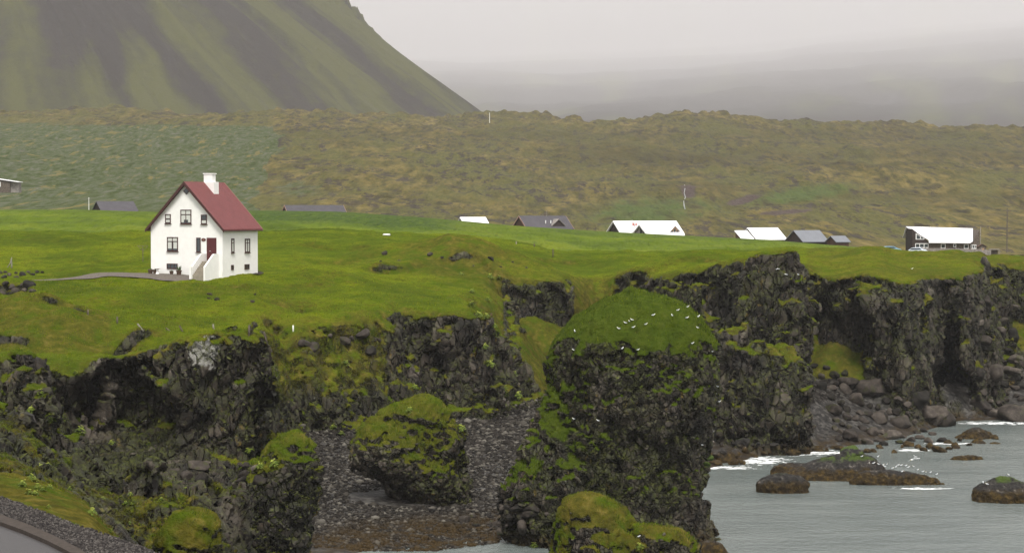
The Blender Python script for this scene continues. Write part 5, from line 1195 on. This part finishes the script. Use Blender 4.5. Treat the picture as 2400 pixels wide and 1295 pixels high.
# ------------------------------------------------------------------ gulls
def gull_mesh(fly=False):
    secs = [(-.24, .035, .006, .02), (-.17, .04, .03, .018), (-.10, .055, .052, .042), (0, .065, .070, .062), (.08, .080, .068, .066), (.13, .115, .05, .052), (.155, .155, .034, .036), (.185, .18, .036, .036), (.215, .178, .024, .024), (.245, .168, .009, .009), (.262, .16, .003, .003)]
    if fly: secs = [(x_, .07 + (z_ - .07) * .15, a, b) for x_, z_, a, b in secs]
    bm = bmesh.new(); prev = None; n = 8
    for k, (x_, z_, a, b) in enumerate(secs):
        ring = [bm.verts.new((x_, a * math.cos(2 * math.pi * i / n), z_ + b * math.sin(2 * math.pi * i / n))) for i in range(n)]
        if prev:
            for i in range(n):
                f = bm.faces.new((prev[i], prev[(i + 1) % n], ring[(i + 1) % n], ring[i])); up = (i in (0, 1, 2, 3))
                f.material_index = 2 if k == 1 and not fly else (1 if up and 2 <= k <= 4 else (3 if k >= 9 else 0))
        else: bm.faces.new(ring[::-1])
        prev = ring
    bm.faces.new(prev)
    if fly:
        for s2 in (-1, 1):
            pts = [(.05, s2 * .04, .09), (.10, s2 * .22, .16), (.02, s2 * .50, .12), (-.03, s2 * .50, .115), (.0, s2 * .22, .15), (-.08, s2 * .04, .085)]
            vs = [bm.verts.new(p_) for p_ in pts]; vd = [bm.verts.new((p_[0], p_[1], p_[2] - .012)) for p_ in pts]
            f = bm.faces.new(vs); f.material_index = 1; bm.faces.new(vd[::-1])
            for i in range(6): bm.faces.new((vs[i], vd[i], vd[(i + 1) % 6], vs[(i + 1) % 6]))
    else:
        for s2 in (-1, 1):
            bmesh.ops.create_cone(bm, segments=5, radius1=.006, radius2=.006, depth=.05, matrix=Matrix.Translation((.01, s2 * .022, -.012)), cap_ends=True)
    bmesh.ops.recalc_face_normals(bm, faces=bm.faces)
    me = bpy.data.meshes.new('gull'); bm.to_mesh(me); bm.free(); me.polygons.foreach_set('use_smooth', [True] * len(me.polygons))
    for m_ in (M['gwhite'], M['ggrey'], M['black_plastic'], M['gbeak']): me.materials.append(m_)
    return me
M['gwhite'] = simple('white_feathers', (.86, .86, .85), .7); M['ggrey'] = simple('grey_feathers', (.42, .45, .49), .7); M['gbeak'] = simple('yellow_beak', (.6, .45, .08), .5)
GM, GF = gull_mesh(), gull_mesh(True)
def gull(px, py, label, group, k=.68, fly=False):
    loc, nrm, ob = hit(px, py) if not fly else (P(px, py, 160), None, None)
    o = bpy.data.objects.new('gull', GF if fly else GM); COL.objects.link(o); q = random.Random(px * 7 + py)
    o.location = loc + Vector((0, -.06, .07)); k *= q.uniform(.9, 1.12); o.scale = (k, k, k); o.rotation_euler = (0, 0, q.choice((q.uniform(-.6, .6), math.pi + q.uniform(-.6, .6), q.uniform(0, 6.28))))
    if fly: o.rotation_euler = (.5, .2, q.uniform(0, 6))
    tag(o, label, 'gull', group)
zs = lambda a, b: (1100 + a / 1.977, 640 + b / 1.977)
for a, b in [(693,262),(724,236),(741,228),(755,222),(759,256),(817,242),(851,200),(940,202),(965,177),(1008,212),(1010,162),(1060,207),(1058,258)]: gull(*zs(a, b), 'white gull resting on the grassy crown of the tall sea stack', 'gulls on the crown of the tall stack')
for a, b in [(1033,330),(781,360),(708,355),(485,362),(489,275),(1124,368),(1155,425)]: gull(*zs(a, b), 'white gull on a ledge just under the crown of the tall stack', 'gulls on the upper ledges of the tall stack')
for a, b in [(484,680),(597,688)]: gull(*zs(a, b), 'white gull on a shaded ledge halfway down the tall stack', 'gulls halfway down the tall stack')
for a, b in [(1150,530),(1153,570),(1158,600),(1125,740),(1120,765),(1078,800),(1095,990)]: gull(*zs(a, b), 'white gull clinging to the right flank of the tall stack', 'gulls on the right flank of the tall stack')
gull(*zs(785, 1225), 'white gull on the turf-covered rock at the bottom edge', None)
zk = lambda a, b: (1640 + a / 3.158, 940 + b / 3.158)
for a, b in [(1254,455),(1284,458),(1325,466),(1356,468),(1370,482),(1384,466),(1424,495),(1449,485),(1466,472),(1488,474),(1524,476),(1540,488),(1583,482),(1611,506),(1495,520),(1649,520),(1673,525),(1706,525)]: gull(*zk(a, b + 6), 'white gull standing in the row along the long skerry', 'gulls in a row on the long skerry')
for a, b, l_ in [(1197, 408, 'white gull alone on the green left hump of the skerry'), (1317, 408, 'white gull on the right brow of the skerry hump'), (1751, 540, 'white gull at the low right tip of the long skerry'),
   (2097, 603, 'white gull at the left foot of the right-edge rock'), (2128, 614, 'white gull low on the kelp of the right-edge rock'), (2287, 545, 'white gull on the top of the right-edge rock')]: gull(*zk(a, b + 6), l_, None)
gull(*zk(1580, 440), 'gull flying low over the water right of the skerry', 'gulls flying by the skerry', 1.1, True); gull(*zk(1605, 434), 'gull flying low over the water right of the skerry', 'gulls flying by the skerry', 1.1, True)
zr = lambda a, b: (1640 + a / 2.943, 560 + b / 2.943)
for a, b in [(530,215),(544,213),(590,250),(600,252),(680,252)]: gull(*zr(a, b), 'white gull on the bare cliff below its grassy top', 'gulls on the right sea cliff')
gull(*zr(1463, 210), 'lone white gull on the dark cliff below the parked cars', None)

# ------------------------------------------------------------------ angelica clumps
g = G('angelica_leaves', .7, .3); g.p = g.pos(); g.color(g.ramp(g.noise(4, 3), [(.35, (.050, .085, .008)), (.65, (.14, .18, .018))])); M['angelica'] = g.m
g = G('angelica_umbels', .8, .2); g.p = g.pos(); g.color((.26, .30, .05)); M['umbel'] = g.m
def angelica_mesh(seed):
    q = random.Random(seed); f = MB(); u = MB()
    for k in range(70):
        a, t = q.uniform(0, 6.28), q.uniform(.1, 1); r = .12 + .38 * t; z = .12 + .42 * (1 - t * t) + q.uniform(-.05, .08)
        c_ = Vector((r * math.cos(a), r * math.sin(a), z)); w1 = Vector((math.cos(a), math.sin(a), -.4)) * q.uniform(.09, .16); w2 = Vector((-math.sin(a), math.cos(a), q.uniform(-.3, .3))) * q.uniform(.06, .10)
        f.bm.faces.new([f.bm.verts.new(p_) for p_ in (c_ - w1, c_ - w2, c_ + w1, c_ + w2)])
    for k in range(7):
        a, r = q.uniform(0, 6.28), q.uniform(0, .3); h_ = q.uniform(.5, .78); b0 = Vector((r * math.cos(a) * .5, r * math.sin(a) * .5, 0)); b1 = Vector((r * math.cos(a), r * math.sin(a), h_))
        f.tube([b0, b1], .012, 4); u.lathe([(.01, -.03), (.09, .0), (.10, .02), (.04, .05), (.005, .055)], 8, tuple(b1))
    return f, u
AP = []
for sd in range(3):
    f, u = angelica_mesh(sd); e = empty('angelica_plant', (0, 0, -50)); f.build('leaves', M['angelica'], e); u.build('umbels', M['umbel'], e); AP.append(e)
used_ = set()
def plant(px, py, k, label, group):
    loc, nrm, _ = hit(px, py); q = random.Random(int(px * 3 + py)); i = q.randrange(3)
    o = AP[i] if i not in used_ else copy_tree(AP[i]); used_.add(i)
    o.location = loc - Vector((0, 0, .05)) + nrm * .05; o.rotation_euler = (nrm.y * -.4, nrm.x * .4, q.uniform(0, 6)); o.scale = (k, k, k * q.uniform(.7, 1)); tag(o, label, 'angelica plant', group)
zl = lambda a, b: (a / 4.8, 1080 + b / 4.8)
for a, b, k in [(350,210,.8),(385,230,.7),(250,290,.8),(330,380,.8),(390,390,.7),(430,310,.7),(480,340,.6),(555,310,.6),(460,80,.7),(540,60,.6),(1040,455,.55),(1150,430,.55),(1025,600,.8),(1470,380,.6),(1410,490,.6),(1480,500,.6),(1810,440,.6),(2080,320,.7),(1430,700,.7),(545,535,.5),(1235,800,.5),(780,340,.6)]:
    plant(*zl(a, b), k * .5, 'yellow-green angelica on rocks by the gravel verge', 'angelica on the lower left rocks')
z4 = lambda a, b: (560 + a / 1.977, 640 + b / 1.977)
for a, b, k in [(1080,160,1),(1110,200,.8),(1150,210,.8),(1180,250,.8),(1190,290,.9),(1140,345,.8),(1150,430,.9),(1170,430,.8),(1235,545,.9),(1230,575,1),(1165,25,.8),(1030,10,.7),(1210,30,.8),(1080,90,.7),(1150,130,.7)]:
    plant(*z4(a, b), k, 'angelica clump on the green slope in the middle inlet', 'angelica in the middle inlet')
for a, b, k in [(490,425,.9),(440,720,.7),(475,750,.7),(845,540,.7),(810,535,.7),(170,890,.7),(100,905,.6),(50,825,.7),(930,710,.7),(1030,725,.7),(850,800,.5),(790,640,.6)]:
    plant(*z4(a, b), k, 'angelica clump on the rocks around the left end of the beach', 'angelica round the beach rocks')
for a, b, k in [(150,640,.8),(180,560,.7),(250,540,.7),(290,690,.9),(230,690,.8),(370,740,.8),(350,470,.6),(690,800,.6),(520,790,.6)]:
    plant(a / 1.977, 640 + b / 1.977, k, 'angelica clump on the shaded left cliff', 'angelica on the left cliff')
for a, b, k in [(205,470,.8),(225,575,.9),(170,560,.7),(300,1270,.6)]: plant(*zs(a, b), k, 'angelica clump by the green foot of the inlet cliff', 'angelica at the inlet foot')
plant(*zs(797, 1278), .6, 'angelica clump on the turf rock at the bottom edge', None)

# ------------------------------------------------------------------ waterfall on the moor
M['fall'] = simple('falling_water', (.26, .28, .28), .4, .4)
q = MB(); pts = [(1604, 433), (1605, 442), (1603, 452), (1606, 462), (1602, 472), (1603, 482), (1605, 490)]
D0 = None
vs = []
for px_, py_ in pts:
    loc, _, _ = hit(px_, py_); vs.append(loc + Vector((0, -.9, 0)))
q.tube(vs, [.10, .17, .12, .2, .15, .24, .18], 7); wfm = q.build('waterfall', M['fall'], None, True); tag(wfm, 'thin white waterfall dropping down the dark gully on the moor', 'waterfall')
number_off()
# ------------------------------------------------------------------ air
def haze():
    me = bpy.data.meshes.new('haze'); bm = bmesh.new(); bmesh.ops.create_cube(bm, size=1); bm.to_mesh(me)
    o = bpy.data.objects.new('haze', me); COL.objects.link(o); o.scale = (58500, 42700, 5500); o.location = (500, 21200, -5 + 2750)
    m = bpy.data.materials.new('hazy_air'); m.use_nodes = True; nt = m.node_tree; nt.nodes.clear()
    out = nt.nodes.new('ShaderNodeOutputMaterial'); v = nt.nodes.new('ShaderNodeVolumePrincipled'); nt.links.new(v.outputs[0], out.inputs['Volume'])
    v.inputs['Color'].default_value = (.985, .97, .98, 1); v.inputs['Density'].default_value = HAZE; v.inputs['Anisotropy'].default_value = 0.0
    me.materials.append(m); tag(o, kind='stuff')
HAZE = 0.000075
haze()
